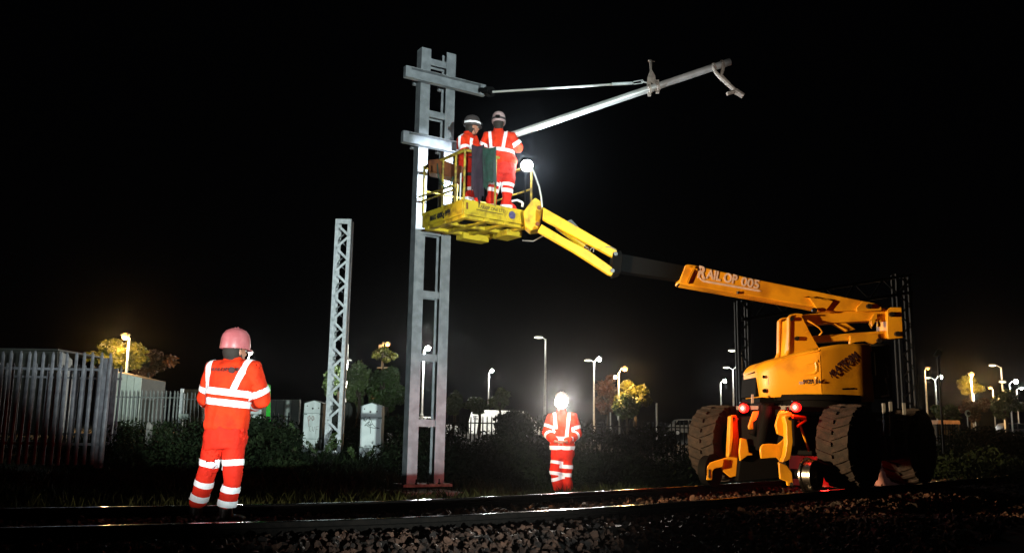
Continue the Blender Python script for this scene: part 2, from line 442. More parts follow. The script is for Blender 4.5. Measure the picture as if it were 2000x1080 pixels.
# ------------------------------------------------------------------ trees
def tree(px, pyc, Y, wpx, hpx, mt, label, n=5200, size=.16, seed=1, clumps=16, group=None, trunk_x=0):
    rg = np.random.RandomState(seed); s = Y / F
    c = at(px, pyc, Y); W = wpx * s / 2; Hh = hpx * s / 2; z0 = H(c.x, Y)
    T = thing('tree', (c.x, Y, z0), label, 'tree', group)
    V = []; Fc = []; tk = MB(); bx = c.x + trunk_x
    tk.tube([(bx, Y, z0 - .2), (bx + .1, Y, (z0 + c.z) / 2), (c.x, Y, c.z + Hh * .2)], [.22 * W / 3 + .06, .14 * W / 3 + .04, .05], 8)
    for k in range(clumps):
        u = rg.normal(size=3); u /= np.linalg.norm(u); q = rg.uniform(.35, .82)
        cc = (c.x + u[0] * W * q, Y + u[1] * W * q, c.z + u[2] * Hh * q)
        rr = rg.uniform(.22, .42)
        leaves_clump(cc, (W * rr, W * rr, Hh * rr * .9), n // clumps, size, rg, V, Fc)
        tk.tube([(c.x, Y, c.z - Hh * .5), ((c.x + cc[0]) / 2, (Y + cc[1]) / 2, (c.z - Hh * .4 + cc[2]) / 2), cc], [.06, .04, .015], 5)
    b = MB(); b.v = V; b.f = Fc; b.build('crown', mt, T, smooth=False); tk.build('trunk', M['bark'], T)
    return T
tree(228, 692, 46, 122, 62, M['leafy'], 'tree lit yellow by the orange street lamp above the pale container', n=7000, size=.13, seed=2, clumps=22)
tree(290, 705, 50, 95, 70, M['leafr'], 'dark rusty tree right of the yellow lit one behind the container', n=3500, size=.13, seed=3)
tree(700, 750, 34, 75, 95, M['leafl'], 'pale green tree directly behind the lattice mast', n=6000, size=.08, seed=4)
tree(752, 762, 33, 85, 90, M['leaf'], 'green leafy tree behind the timber pole and right cabinet', n=7000, size=.08, seed=5, clumps=20)
tree(748, 694, 62, 56, 44, M['leafy'], 'orange lit treetop beside the lamp on the timber pole', n=1300, size=.10, seed=6, clumps=12)
tree(660, 742, 40, 60, 75, M['leaf'], 'dim green tree left of the lattice mast', n=2500, size=.1, seed=7)
tree(1238, 768, 62, 72, 66, M['leafy'], 'yellow lit tree right of the short orange street lamp', n=8000, size=.13, seed=8, clumps=24)
tree(1222, 795, 60, 70, 70, M['leaf'], 'green lower tree under the yellow lit one', n=3500, size=.14, seed=9)
tree(1185, 775, 70, 55, 80, M['leafr'], 'dim brown tree behind the short white street lamp', n=2500, size=.16, seed=10)
tree(1892, 752, 66, 58, 40, M['leafy'], 'golden treetop around the orange lamp at the right', n=3600, size=.13, seed=11, clumps=14)
tree(1962, 790, 60, 80, 60, M['leaf'], 'green tree under the farthest right lamps', n=3500, size=.14, seed=12)
tree(1905, 798, 56, 60, 48, M['leafr'], 'dim brown tree below the golden treetop', n=2200, size=.14, seed=13)
tree(1850, 805, 58, 60, 40, M['leaf'], 'dim green tree above the orange lit hut', n=2500, size=.14, seed=14)
tree(975, 782, 50, 46, 46, M['leafl'], 'feathery willow behind the white van', n=4500, size=.11, seed=15, clumps=14)
tree(935, 790, 52, 62, 40, M['leaf'], 'rounded green tree left of the feathery willow', n=3500, size=.11, seed=16)
tree(885, 790, 50, 40, 60, M['leaf'], 'dim green tree right behind the tall steel mast', n=2500, size=.11, seed=17)

# ------------------------------------------------------------------ street lamps
ORG = (1, .55, .2); WHT = (1, 1, .92)
def hor(px): return 835 + .017 * (px - 1000)
def lamp(hx, hy, pxp, ptop, kind, label, hgt=6.0, watts=None, group='street lamps of the car park', glow=.17, double=None, Y=None, arm=None):
    Y = Y or (hgt - 1) * F / (hor(pxp) - ptop)
    top = at(pxp, ptop, Y); z0 = H(top.x, Y)
    T = thing('street_lamp', (top.x, Y, z0), label, 'street lamp', group)
    pm = M['pole'] if kind != 'wood' else M['poled']
    b = MB(); b.tube([(top.x, Y, z0 - .3), (top.x, Y, z0 + 1.2), (top.x, Y, z0 + 1.21), (top.x, Y, top.z)], [.11, .11, .075, .05], 10); b.build('pole', pm, T)
    for i, (qx, qy, k) in enumerate([(hx, hy, kind)] + ([double] if double else [])):
        h = at(qx, qy, Y)
        a = MB(); a.tube([(top.x, Y, top.z - .05), (top.x + (h.x - top.x) * .5, Y, max(top.z, h.z + .03)), (h.x, Y, h.z + .06)], .03, 6); ar = a.build('arm', pm, T)
        sx = 1 if h.x > top.x else -1
        hd = MB(); hd.prism([(h.x - .24, Y - .11, h.z + .05), (h.x + .24, Y - .11, h.z + .05), (h.x + .15, Y - .08, h.z + .14), (h.x - .15, Y - .08, h.z + .14)], (0, .22, 0))
        hd.build('lamp_head', M['lhead'], T)
        cm = {'white': M['lampw'], 'wood': M['lampo'], 'orange': M['lampo'], 'dim': M['lampdim']}[k]
        rr = glow if k != 'dim' else .1
        ln = MB(); ln.ell((h.x, Y, h.z), (rr * (1 if k != 'dim' else 2.6), rr, rr * (1 if k != 'dim' else .55)), n=12, m_=8); ln.build('lens', cm, T)
        W_ = watts if watts is not None else (420 if k != 'dim' else 40)
        if W_ and i == 0: point('lamp_light', (h.x, Y - .30, h.z - .50), W_, ORG if k in ('orange', 'wood') else WHT, .1)
    return T
G2 = 'street lamps of the car park'
lamp(245, 657, 253, 660, 'orange', 'orange lamp above the yellow lit tree at the left', watts=1900, Y=43)
lamp(489, 689, 486, 696, 'white', 'white lamp just right of the lookout man\'s helmet', glow=.14)
lamp(505, 711, 503, 716, 'dim', 'small dim lamp beside the lookout man\'s right shoulder', glow=.12)
lamp(676, 706, 679, 672, 'white', 'thin post with small lamps half hidden behind the lattice mast', glow=.08, watts=900, Y=38)
lamp(757, 672, 748, 668, 'wood', 'orange lamp on the dark timber pole with a crossarm', watts=500, hgt=7)
lamp(836, 680, 828, 684, 'white', 'white lamp seen between the two columns of the steel mast', watts=5000)
lamp(961, 724, 955, 728, 'white', 'white lamp standing behind the white van', watts=800)
lamp(1052, 659, 1066, 662, 'dim', 'tall lamp with a flat yellowish head above the head torch glare')
lamp(1170, 701, 1160, 706, 'white', 'tall white double lamp right of the man with the head torch', double=(1148, 704, 'dim'))
lamp(1201, 736, 1192, 740, 'white', 'short white lamp in front of the dim brown tree')
lamp(1220, 720, 1208, 728, 'orange', 'short orange lamp left of the yellow lit tree', watts=1800, hgt=6.5, Y=60)
lamp(1415, 744, 1407, 747, 'white', 'shortest white lamp left of the machine, above the far tyre', glow=.2)
lamp(1443, 717, 1431, 721, 'white', 'middle white double lamp left of the machine', double=(1418, 718, 'dim'))
lamp(1430, 685, 1447, 687, 'dim', 'tall lamp with flat head behind the machine')
lamp(1837, 736, 1826, 742, 'white', 'white double lamp nearest right of the dark front tyre', double=(1811, 738, 'dim'))
lamp(1812, 719, 1806, 722, 'orange', 'small orange lamp above the white double lamp at the right', watts=200, glow=.12)
lamp(1897, 731, 1896, 736, 'orange', 'orange lamp inside the golden treetop', watts=1900, Y=63)
lamp(1893, 763, 1901, 766, 'white', 'white lamp below the golden treetop', glow=.16)
lamp(1933, 757, 1939, 760, 'orange', 'small orange lamp right of the golden treetop', watts=600, glow=.15)
lamp(1938, 714, 1955, 717, 'dim', 'tall lamp with flat head above the right hand lamps', double=(1958, 746, 'dim'))
lamp(1984, 745, 1971, 749, 'white', 'bright white lamp near the right edge', glow=.2)
lamp(1995, 758, 1985, 761, 'white', 'small white lamp at the very right edge', glow=.13)

# timber pole fittings crossarm
cr = at(745, 718, 60)
# ------------------------------------------------------------------ fences
def slat_mesh(h, wid=.065, th=.012):
    b = MB(); w2 = wid / 2
    P = [(-w2, 0, 0), (-w2 * .3, -.014, 0), (w2 * .3, -.014, 0), (w2, 0, 0)]
    T_ = [(-w2 * .75, 0, h - .07), (-w2 * .3, -.014, h), (w2 * .3, -.014, h), (w2 * .75, 0, h - .07)]
    V = [Vector(p) for p in P] + [Vector(p) for p in T_]; V += [v + Vector((0, th, 0)) for v in V]
    f = []
    for i in range(3): f += [(i, i + 1, i + 5, i + 4), (i + 9, i + 8, i + 12, i + 13)]
    f += [(0, 4, 12, 8), (7, 3, 11, 15), (4, 5, 13, 12), (5, 6, 14, 13), (6, 7, 15, 14), (1, 0, 8, 9), (2, 1, 9, 10), (3, 2, 10, 11)]
    b.add(V, f); return b
def palisade(A, B, h, mt, label, pitch=.15, name='palisade_fence', wid=.065, jit=.01, posts=2.75, postcap=0, cat='fence', rails=(.16, .84)):
    A = Vector(A); B = Vector(B); d = (B - A); L = d.length; u = d.normalized(); a = math.atan2(u.y, u.x)
    nrm = Vector((u.y, -u.x, 0)); 
    if nrm.y > 0: nrm = -nrm
    T = thing(name, A, label, cat)
    me = None; n = int(L / pitch)
    for i in range(n + 1):
        p = u * (i * pitch) + nrm * .03 + Vector((rnd.uniform(-jit, jit), 0, rnd.uniform(-jit, jit) - .05))
        rot = (0, rnd.uniform(-.012, .012), a)
        if me is None:
            o = slat_mesh(h + .05, wid).build('slat', mt, None); me = o.data; o.parent = T; o.location = p; o.rotation_euler = rot
        else: inst('slat', me, T, p, rot=rot)
    for zf in rails:
        r = MB(); r.bar(A + Vector((0, 0, h * zf)), B + Vector((0, 0, h * zf)), .04, .045); r.build('rail', mt, T)
    k = 0
    while k * posts <= L + .01:
        q = A + u * min(k * posts, L) - nrm * .06
        r = MB(); r.box(q + Vector((0, 0, h * .48)), (.07, .1, h * .98), Matrix.Rotation(a, 3, 'Z')); r.build('post', mt, T); k += 1
    return T
# near left fence
Pn0 = Vector(((-60 - 1000) / F * 15.2, 15.2, 0)); Pn1 = Vector(((203 - 1000) / F * 17.4, 17.4, 0))
def basez(px, py, Y): return at(px, py, Y).z
a0 = at(-60, 892, 16.4); b0 = at(196, 905, 16.4)
palisade((a0.x, 16.4, .16), (b0.x, 16.4, .16), 1.98, M['pal'], 'tall grey palisade fence with spiked slats nearest at the left edge', pitch=.148, wid=.075, jit=.014)
pp = at(202, 800, 16.6); bb = MB(); bb.box((pp.x, 16.6, 1.05), (.13, .13, 2.0)); tag(bb.build('fence_post', M['pal'], bevel=.008), 'wide steel end post closing the near palisade fence', 'post')
a1 = at(-40, 860, 20); b1 = at(205, 860, 20)
palisade((a1.x - .07, 20, .3), (b1.x, 20.6, .3), 1.85, M['pal'], 'second palisade fence seen through the gaps of the near one', pitch=.15)
# far gate fence
c0 = at(208, 850, 34); c1 = at(347, 850, 34); c2 = at(352, 850, 34); c3 = at(412, 850, 34)
palisade((c0.x, 34, .42), (c1.x, 34, .42), 1.65, M['palg'], 'grey palisade fence in front of the pale container', pitch=.152)
gt = palisade((c2.x, 34, .42), (c3.x + 1.2, 34, .42), 1.6, M['palg'], 'palisade gate with a small sign left of the lookout man', pitch=.152, name='palisade_gate', cat='gate')
q = at(358, 813, 33.9); b = MB(); b.box((q.x, 33.9, q.z), (.36, .02, .2)); b.build('sign', M['wallw'], gt)
q = at(349, 850, 34); b = MB(); b.box((q.x, 34, 1.25), (.1, .1, 1.8)); b.build('gate_post', M['galv'], gt)
# cabinet-side fence
d0 = at(503, 850, 31); d1 = at(566, 850, 31)
palisade((d0.x, 31, .35), (d1.x, 31, .35), .95, M['palg'], 'short pointed railings between the lookout man and the middle cabinet', pitch=.17)
# dark fence in the middle and right
e0 = at(862, 850, 33); e1 = at(1062, 850, 33)
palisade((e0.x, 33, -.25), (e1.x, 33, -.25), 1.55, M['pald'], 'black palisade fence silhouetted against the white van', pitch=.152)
e2 = at(1125, 850, 33); e3 = at(1380, 850, 33)
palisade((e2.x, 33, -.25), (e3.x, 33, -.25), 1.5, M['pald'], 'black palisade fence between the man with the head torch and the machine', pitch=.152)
e4 = at(1832, 850, 36); e5 = at(1876, 850, 36)
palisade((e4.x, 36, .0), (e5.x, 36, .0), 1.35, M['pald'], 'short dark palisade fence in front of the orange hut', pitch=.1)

# container / sheds
def panelled(px0, px1, y0, y1, ybot, Y, mt, label, name, cat, n, dep=2.5, pw=None):
    P0 = at(px0, y0, Y); P1 = at(px1, y1, Y); z0 = at(px0, ybot, Y).z
    T = thing(name, (P0.x, Y, z0), label, cat)
    dx = (P1.x - P0.x) / n
    for i in range(n):
        za = P0.z + (P1.z - P0.z) * i / n; zb = P0.z + (P1.z - P0.z) * (i + 1) / n
        b = MB(); xa = P0.x + dx * i + .012; xb = P0.x + dx * (i + 1) - .012; o_ = rnd.uniform(0, .015)
        b.prism([(xa, Y + o_, z0), (xb, Y + o_, z0), (xb, Y + o_, zb), (xa, Y + o_, za)], (0, .05, 0)); b.build('wall_panel', mt, T)
    b = MB(); b.prism([(P0.x, Y + .07, z0), (P1.x, Y + .07, z0), (P1.x, Y + .07, P1.z - .02), (P0.x, Y + .07, P0.z - .02)], (0, dep, 0)); b.build('body', M['shed'], T)
    return T
panelled(206, 277, 721, 738, 838, 36.5, M['wallw'], 'pale corrugated storage container behind the palisade fence', 'storage_container', 'container', 5)
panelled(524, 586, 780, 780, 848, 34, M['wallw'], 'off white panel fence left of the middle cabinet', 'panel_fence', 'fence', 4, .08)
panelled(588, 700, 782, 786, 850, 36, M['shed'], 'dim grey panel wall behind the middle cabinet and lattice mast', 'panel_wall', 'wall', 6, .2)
panelled(360, 400, 760, 760, 850, 38, M['brown'], 'brown timber shed left of the lookout man', 'timber_shed', 'shed', 3)
# grey building with gabled end
sh = at(0, 684, 26); T = thing('grey_building', (at(60, 850, 26).x, 26, .3), 'dim grey building with a gabled end behind the near palisade fence', 'building')
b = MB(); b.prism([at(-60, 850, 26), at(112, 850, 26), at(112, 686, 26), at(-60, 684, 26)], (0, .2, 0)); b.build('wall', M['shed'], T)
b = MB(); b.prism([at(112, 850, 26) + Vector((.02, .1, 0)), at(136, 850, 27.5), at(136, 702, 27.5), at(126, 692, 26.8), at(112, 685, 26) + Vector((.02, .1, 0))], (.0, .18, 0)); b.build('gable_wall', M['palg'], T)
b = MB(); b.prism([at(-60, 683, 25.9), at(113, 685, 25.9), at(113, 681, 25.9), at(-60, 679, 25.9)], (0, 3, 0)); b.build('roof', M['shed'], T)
# green sheet
T_ = MB(); T_.pprism([(506, 800), (518, 748), (528, 752), (528, 850), (505, 850)], 27, .04); tag(T_.build('green_panel', M['green']), 'bright green plastic sheet behind the lookout man\'s right elbow', 'panel')
# marker stump
q = at(286, 885, 22); b = MB(); b.prism([(q.x - .07, 22, q.z - .3), (q.x + .07, 22, q.z - .3), (q.x + .06, 22, q.z + .68), (q.x - .03, 22, q.z + .76), (q.x - .06, 22, q.z + .68)], (0, .1, 0))
tag(b.build('marker_post', M['conc'], bevel=.01), 'short leaning concrete marker post in the grass before the gate fence', 'post')
# orange lit hut
T = thing('hut', (at(1853, 840, 40).x, 40, 0), 'low orange lit hut with dark fence in front at the right', 'hut')
b = MB(); b.pprism([(1834, 850), (1874, 850), (1874, 828), (1834, 828)], 40, 2); b.build('wall', M['brown'], T)
b = MB(); b.pprism([(1832, 828), (1876, 828), (1874, 821), (1833, 820)], 39.8, 2.4)
b.build('roof', mat('hut_roof', (.8, .45, .25), .7), T)
q = at(1850, 800, 41); point('hut_light', (q.x, 38.6, q.z + .6), 60, ORG)
# round sign
T = thing('round_road_sign', (at(1889, 830, 50).x, 50, 0), 'small round road sign below the golden treetop', 'sign')
q = at(1889, 807, 50); b = MB(); b.tube([(q.x, 50, 0), (q.x, 50, q.z - .1)], .03, 6); b.build('pole', M['galv'], T)
b = MB(); b.lathe([(.02, 0), (.18, 0), (.18, .02), (.02, .02)], (q.x, 49.95, q.z), (.2, -1, 0), 16); b.build('disc', M['wallw'], T)
b = MB(); b.lathe([(.01, 0), (.12, 0), (.12, .006), (.01, .006)], (q.x + .04, 49.92, q.z), (.2, -1, 0), 16); b.build('symbol', M['blk'], T)

# ------------------------------------------------------------------ text helper
def text(s, name, mt, parent, org, xd, yd, size, ext=.002, lift=.004, shear=0, spacing=1, W=None, bold=0):
    c = bpy.data.curves.new(name, 'FONT'); c.body = s; c.size = size; c.extrude = ext; c.resolution_u = 3; c.shear = shear; c.space_character = spacing; c.offset = bold
    o = bpy.data.objects.new('tmp', c); col.objects.link(o)
    dg = bpy.context.evaluated_depsgraph_get(); me = bpy.data.meshes.new_from_object(o.evaluated_get(dg)); bpy.data.objects.remove(o)
    xs = [v.co.x for v in me.vertices]; ysv = [v.co.y for v in me.vertices]
    hh = max(ysv) - min(ysv); me.transform(Matrix.Translation((-min(xs), 0, 0)))
    if W: me.transform(Matrix.Diagonal((W / (max(xs) - min(xs)), size / max(ysv), 1, 1)))
    xd = Vector(xd).normalized(); yd = Vector(yd); yd = (yd - xd * yd.dot(xd)).normalized(); zd = xd.cross(yd)
    Mx = Matrix((xd, yd, zd)).transposed().to_4x4(); Mx.translation = Vector(org) + zd * lift - root_loc(parent)
    me.transform(Mx); me.name = name; me.materials.clear()
    return link(name, me, mt, parent, smooth=False)

# ------------------------------------------------------------------ lattice mast
def lattice():
    Y = 21; B0 = at(633, 880, Y); z0 = B0.z; B1 = at(664, 880, Y)
    topz = at(670, 428, Y).z
    T = thing('lattice_mast', ((B0.x + B1.x) / 2, Y, z0), 'slender zigzag lattice steel mast standing between the two pale cabinets', 'mast')
    u = Vector((1, 0, 0)); xl, xr = B0.x + .035, B1.x - .035; dY = .34
    for x in (xl, xr):
        for y in (Y, Y + dY):
            sgn = 1 if x == xl else -1; sy = 1 if y == Y else -1
            b = MB(); b.box((x, y, (z0 + topz) / 2), (.085, .012, topz - z0)); b.box((x - sgn * .0365, y + sy * .048, (z0 + topz) / 2), (.012, .084, topz - z0)); b.build('leg', M['galv'], T)
    nb = 9; hz = (topz - z0 - .25) / nb
    for i in range(nb):
        za = z0 + .12 + i * hz
        for (p, q_) in (((xl, Y - .014, za), (xr, Y - .014, za + hz * .48)), ((xr, Y - .014, za + hz * .52), (xl, Y - .014, za + hz))):
            b = MB(); b.bar(p, q_, .012, .055); b.build('brace', M['galv'], T)
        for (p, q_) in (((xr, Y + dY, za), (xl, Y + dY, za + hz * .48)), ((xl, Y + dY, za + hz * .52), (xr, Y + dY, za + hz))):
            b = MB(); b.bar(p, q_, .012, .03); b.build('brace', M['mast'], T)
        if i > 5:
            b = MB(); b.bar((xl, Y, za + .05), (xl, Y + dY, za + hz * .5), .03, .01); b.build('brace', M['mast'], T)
    b = MB(); b.box(((xl + xr) / 2, Y - .014, topz - .06), (xr - xl + .08, .012, .12)); b.build('top_plate', M['galv'], T)
    b = MB(); b.box(((xl + xr) / 2, Y + dY / 2, z0 - .02), (.62, .6, .05)); b.build('base_plate', M['galv'], T, bevel=.005)
    b = MB(); b.box(((xl + xr) / 2, Y + dY / 2, z0 - .25), (.9, .8, .4)); b.build('foundation', M['conc'], T, bevel=.02)
lattice()

# ------------------------------------------------------------------ cabinets
def cabinet(pxl, pxr, ytop, ybot, Y, label, graf, left=.0, rz=0):
    A = at(pxl, ybot, Y); B = at(pxr, ybot, Y); top = at((pxl + pxr) / 2, ytop, Y).z; W = B.x - A.x; x0 = (A.x + B.x) / 2; z0 = A.z; D = .42
    T = thing('equipment_cabinet', (x0, Y, z0), label, 'cabinet', 'pale lineside equipment cabinets')
    hs = top - .07
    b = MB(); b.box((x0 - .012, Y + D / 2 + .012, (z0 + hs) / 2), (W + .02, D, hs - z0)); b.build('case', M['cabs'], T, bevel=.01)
    b = MB(); b.prism([(x0 - W / 2, Y, z0 + .34), (x0 + W / 2, Y, z0 + .34), (x0 + W / 2, Y, hs - .24), (x0 - W / 2, Y, hs - .24)], (0, -.03, 0)); dr = b.build('door', M['cab'], T, bevel=.006)
    b = MB(); b.prism([(x0 - W / 2, Y, hs - .233), (x0 + W / 2, Y, hs - .233), (x0 + W / 2, Y, hs), (x0, Y, top), (x0 - W / 2, Y, hs)], (0, -.035, 0)); tp = b.build('top_panel', M['cab'], T, bevel=.006)
    b = MB(); b.prism([(x0 - W / 2, Y, z0), (x0 + W / 2, Y, z0), (x0 + W / 2, Y, z0 + .333), (x0 - W / 2, Y, z0 + .333)], (0, -.03, 0)); b.build('lower_panel', M['cab'], T, bevel=.006)
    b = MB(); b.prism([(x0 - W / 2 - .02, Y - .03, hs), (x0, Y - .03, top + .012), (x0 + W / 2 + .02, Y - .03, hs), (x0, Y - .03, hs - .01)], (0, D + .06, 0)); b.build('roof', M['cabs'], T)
    for sx, zz in ((-1, hs - .26), (1, hs - .26), (-1, z0 + .36), (1, z0 + .36)):
        b = MB(); b.box((x0 + sx * (W / 2 - .03), Y - .038, zz), (.1, .02, .022)); b.build('hinge', M['cabs'], dr)
    for (dx, dz, r_) in ((-.02, -.12, .022), (.13, -.11, .014), (-.16, -.06, .014)):
        b = MB(); b.lathe([(.001, 0), (r_, 0), (r_, .012), (.001, .012)], (x0 + dx * W / .48, Y - .036, hs + dz), (0, -1, 0), 10); b.build('lock', M['dark'], tp)
    for (mt, wd, strokes) in graf:
        b = MB()
        for st in strokes:
            pts = []
            for (u, v) in st: pts.append(Vector((x0 + (u - .5) * W, Y - .033, z0 + (top - z0) * v)))
            # smooth stroke
            q = []
            for i in range(len(pts) - 1):
                for t in (0, .33, .66): q.append(pts[i].lerp(pts[i + 1], t))
            q.append(pts[-1])
            for a_, c_ in zip(q, q[1:]):
                if (c_ - a_).length > 1e-4: b.bar(a_, c_ + (c_ - a_).normalized() * wd * .4, wd, .003, (0, 1, 0))
        b.build('graffiti', mt, dr)
    b = MB(); b.box((x0, Y + D / 2, z0 - .1), (W + .1, D + .1, .22)); b.build('plinth', M['conc'], T)
    return T
gk = mat('black_spray_paint', (.03, .06, .05), .6); gr_ = mat('faded_red_spray_paint', (.42, .22, .2), .7); gg = mat('faded_grey_spray_paint', (.36, .36, .33), .7)
fig = [[(.16, .70), (.22, .78), (.35, .81), (.5, .82), (.42, .76), (.3, .745), (.24, .70), (.17, .715), (.14, .74)],
       [(.4, .765), (.5, .72), (.56, .66), (.7, .61), (.92, .585), (.7, .585), (.5, .60), (.34, .62)],
       [(.56, .66), (.5, .63), (.36, .64), (.2, .625), (.3, .66), (.42, .70), (.5, .645), (.44, .64), (.36, .66), (.42, .70)], [(.47, .62), (.49, .56), (.5, .50)], [(.4, .765), (.45, .75), (.42, .72)]]
cabinet(701, 742, 787, 905, 20, 'right pale cabinet with a black scribbled figure on its door', [(gk, .011, fig), (gk, .006, [[(.5, .93), (.6, .955), (.85, .975)], [(.25, .09), (.35, .06), (.45, .1), (.55, .05), (.7, .12), (.8, .06)]])])
PO = [[(.3, .5), (.27, .6), (.22, .68), (.3, .71), (.36, .66), (.28, .61)], [(.47, .62), (.42, .66), (.46, .70), (.54, .69), (.55, .64), (.47, .62)]]
CF = [[(.40, .51), (.34, .50), (.34, .43), (.4, .41)], [(.5, .5), (.5, .43), (.56, .41), (.6, .5)], [(.68, .36), (.68, .5), (.82, .51)], [(.68, .45), (.78, .45)]]
cabinet(590, 627, 782, 884, 22, 'middle pale cabinet with faded red graffiti, left of the lattice mast', [(gr_, .012, PO), (gg, .010, CF)])
cabinet(470, 506, 784, 880, 22, 'left pale cabinet half hidden behind the lookout man', [(gk, .012, [[(.62, .62), (.78, .72)], [(.66, .5), (.8, .6)], [(.6, .35), (.9, .4)], [(.7, .28), (.8, .33)]])])
# sapling in front of the middle cabinet
rg = np.random.RandomState(5)
def sapling(px, Y, h, n, label):
    x = (px - 1000) / F * Y; z0 = H(x, Y); T = thing('sapling', (x, Y, z0), label, 'sapling'); s_ = MB(); V = []; Fc = []
    for k in range(n):
        tx = x + rg.uniform(-.4, .4); ty = Y + rg.uniform(-.2, .2); tz = z0 + h * rg.uniform(.6, 1)
        s_.tube([(x + (tx - x) * .2, Y, z0 - .05), ((x + tx) / 2, (Y + ty) / 2, (z0 + tz) / 2 + .05), (tx, ty, tz)], [.01, .007, .003], 5)
        for j in range(11):
            f_ = .3 + .7 * j / 10; c = (x + (tx - x) * f_, Y + (ty - Y) * f_, z0 + (tz - z0) * f_)
            leaves_clump(c, (.07, .06, .04), 4, .045, rg, V, Fc)
    b = MB(); b.v = V; b.f = Fc; b.build('foliage', M['leaf'], T, smooth=False); s_.build('stem', M['bark'], T)
sapling(596, 20.6, .72, 6, 'leafy sapling standing in front of the middle cabinet')
sapling(640, 20.2, .55, 4, 'thin sapling at the foot of the lattice mast')
sapling(712, 19, .36, 3, 'small sapling at the foot of the right cabinet')
shrub(530, 19, 1.05, .9, M['weed'], 'leafy dark shrub between the lookout man and the middle cabinet', 2600, .05)
shrub(560, 17.5, .42, .7, M['weed'], 'low dark shrub in front of the middle cabinet', 1800, .045)
shrub(1012, 30, 1.5, 1.0, M['weed'], 'dark bush hiding the front half of the van', 2600, .08)
shrub(1110, 29, 1.35, 1.6, M['weed'], 'dark bush behind the man with the head torch', 2600, .08)
shrub(1240, 31, 1.2, 1.9, M['weed'], 'wide low bush before the parked cars at the right', 2600, .08)
shrub(800, 27, 1.2, 1.4, M['weed'], 'dim bush behind the foot of the tall steel mast', 2200, .07)
shrub(1900, 30, 1.15, 2.0, M['weed'], 'wide dark bush below the lamps at the right', 2600, .08)
shrub(1980, 28, 1.0, 1.6, M['weed'], 'dark bush at the right edge', 2200, .08)

# ------------------------------------------------------------------ van and cars
def carlike(name, cat, label, px0, px1, ytop, ybot, Y, prof, mt, wins, dep=1.8, logos=None, mirror=False, lights=True):
    A = at(px0, ybot, Y); B = at(px1, ybot, Y); zt = at((px0 + px1) / 2, ytop, Y).z; L = B.x - A.x; Hh = zt - A.z; z0 = A.z
    T = thing(name, ((A.x + B.x) / 2, Y + dep / 2, z0), label, cat)
    def P(u, v, y=0):
        if mirror: u = 1 - u
        return Vector((A.x + u * L, Y + y, z0 + v * Hh))
    b = MB(); b.prism([P(u, v) for u, v in prof], (0, dep, 0)); b.build('body', mt, T, bevel=.06)
    for w_ in wins:
        b = MB(); b.prism([P(u, v, -.006) for u, v in w_], (0, .03, 0)); b.build('window', M['glass'], T)
    wr = Hh * (.2 if cat == 'car' else .15)
    for u in (.2, .8):
        for yy in (-.01, dep - .2):
            c = P(u, 0, yy); c.z = z0 + wr * .6
            b = MB(); b.lathe([(wr * .55, 0), (wr, 0), (wr, .2), (wr * .55, .2)], c, (0, 1, 0), 18); wh = b.build('wheel', M['tyred'], T)
            b = MB(); b.lathe([(.01, 0), (wr * .6, .0), (wr * .6, .05), (.01, .05)], c + Vector((0, -.01, 0)), (0, 1, 0), 14); b.build('rim', M['galv'], wh)
    if lights:
        b = MB(); b.box(P(.985, .38, .25), (.06, .25, .12)); b.build('headlight', M['wallw'], T)
        b = MB(); b.box(P(.015, .4, .25), (.06, .15, .2)); b.build('tail_light', M['print'], T)
    return T, P
vp = [(.01, .1), (.0, .55), (.03, .9), (.06, .98), (.1, 1), (.72, .985), (.78, .93), (.88, .6), (.97, .5), (1, .4), (1, .1)]
VT, VP_ = carlike('white_van', 'van', 'white panel van parked behind the black palisade fence and bushes', 915, 1062, 801, 852, 62, vp, M['van'],
       [[(.72, .62), (.84, .6), (.775, .88), (.72, .9)]], 2.0, lights=True)
for u, v, k in ((.085, .70, 's'), (.43, .68, 't'), (.60, .66, 't')):
    c = VP_(u, v, -.02); s = .3; b = MB()
    if k == 's':
        for dz in (-.12, 0, .12): b.box(c + Vector((0, 0, dz)), (.3, .012, .035))
        b.box(c + Vector((-.13, 0, .06)), (.035, .012, .1)); b.box(c + Vector((.13, 0, -.06)), (.035, .012, .1)); b.build('logo', M['printk'], VT)
    else:
        for i, wd in enumerate((.42, .36, .27, .18, .09)): b.box(c + Vector((0, 0, -.25 + i * .11)), (wd * 1.1, .012, .05))
        b.build('logo', M['tape'] if k == 't' else M['printk'], VT)
q = at(958, 770, 44.8); 
cp = [(.0, .12), (.01, .5), (.08, .58), (.2, .95), (.3, 1), (.62, .99), (.76, .62), (.95, .52), (1, .4), (1, .12)]
cw = [[(.14, .6), (.22, .9), (.44, .93), (.44, .6)], [(.47, .6), (.47, .93), (.61, .92), (.71, .6)]]
carlike('parked_car', 'car', 'silver car just left of the white van, roof lit yellow', 775, 895, 813, 848, 62, cp, M['cary'], cw, 1.7)
carlike('parked_car', 'car', 'dark car behind the bush right of the man with the head torch', 1142, 1224, 824, 851, 90, cp, M['carp'], cw, 1.7)
carlike('parked_car', 'car', 'dark car in the middle of the far car park below the lone post', 1240, 1316, 824, 851, 92, cp, M['carp'], cw, 1.7, mirror=True)
carlike('parked_car', 'car', 'silver car with yellow lit windows beside the machine\'s far tyre', 1306, 1392, 818, 848, 86, cp, M['cary'], cw, 1.7)
carlike('parked_car', 'car', 'dark car behind the gate fence with a lit bonnet', 290, 368, 766, 795, 84, cp, M['carp'], cw, 1.7)
carlike('parked_car', 'car', 'dark car half hidden at the right edge under the lamps', 1952, 2034, 826, 854, 90, cp, M['carp'], cw, 1.7)
carlike('parked_car', 'car', 'silver car between the lattice mast and the right cabinet', 674, 752, 806, 834, 86, cp, M['cary'], cw, 1.7)
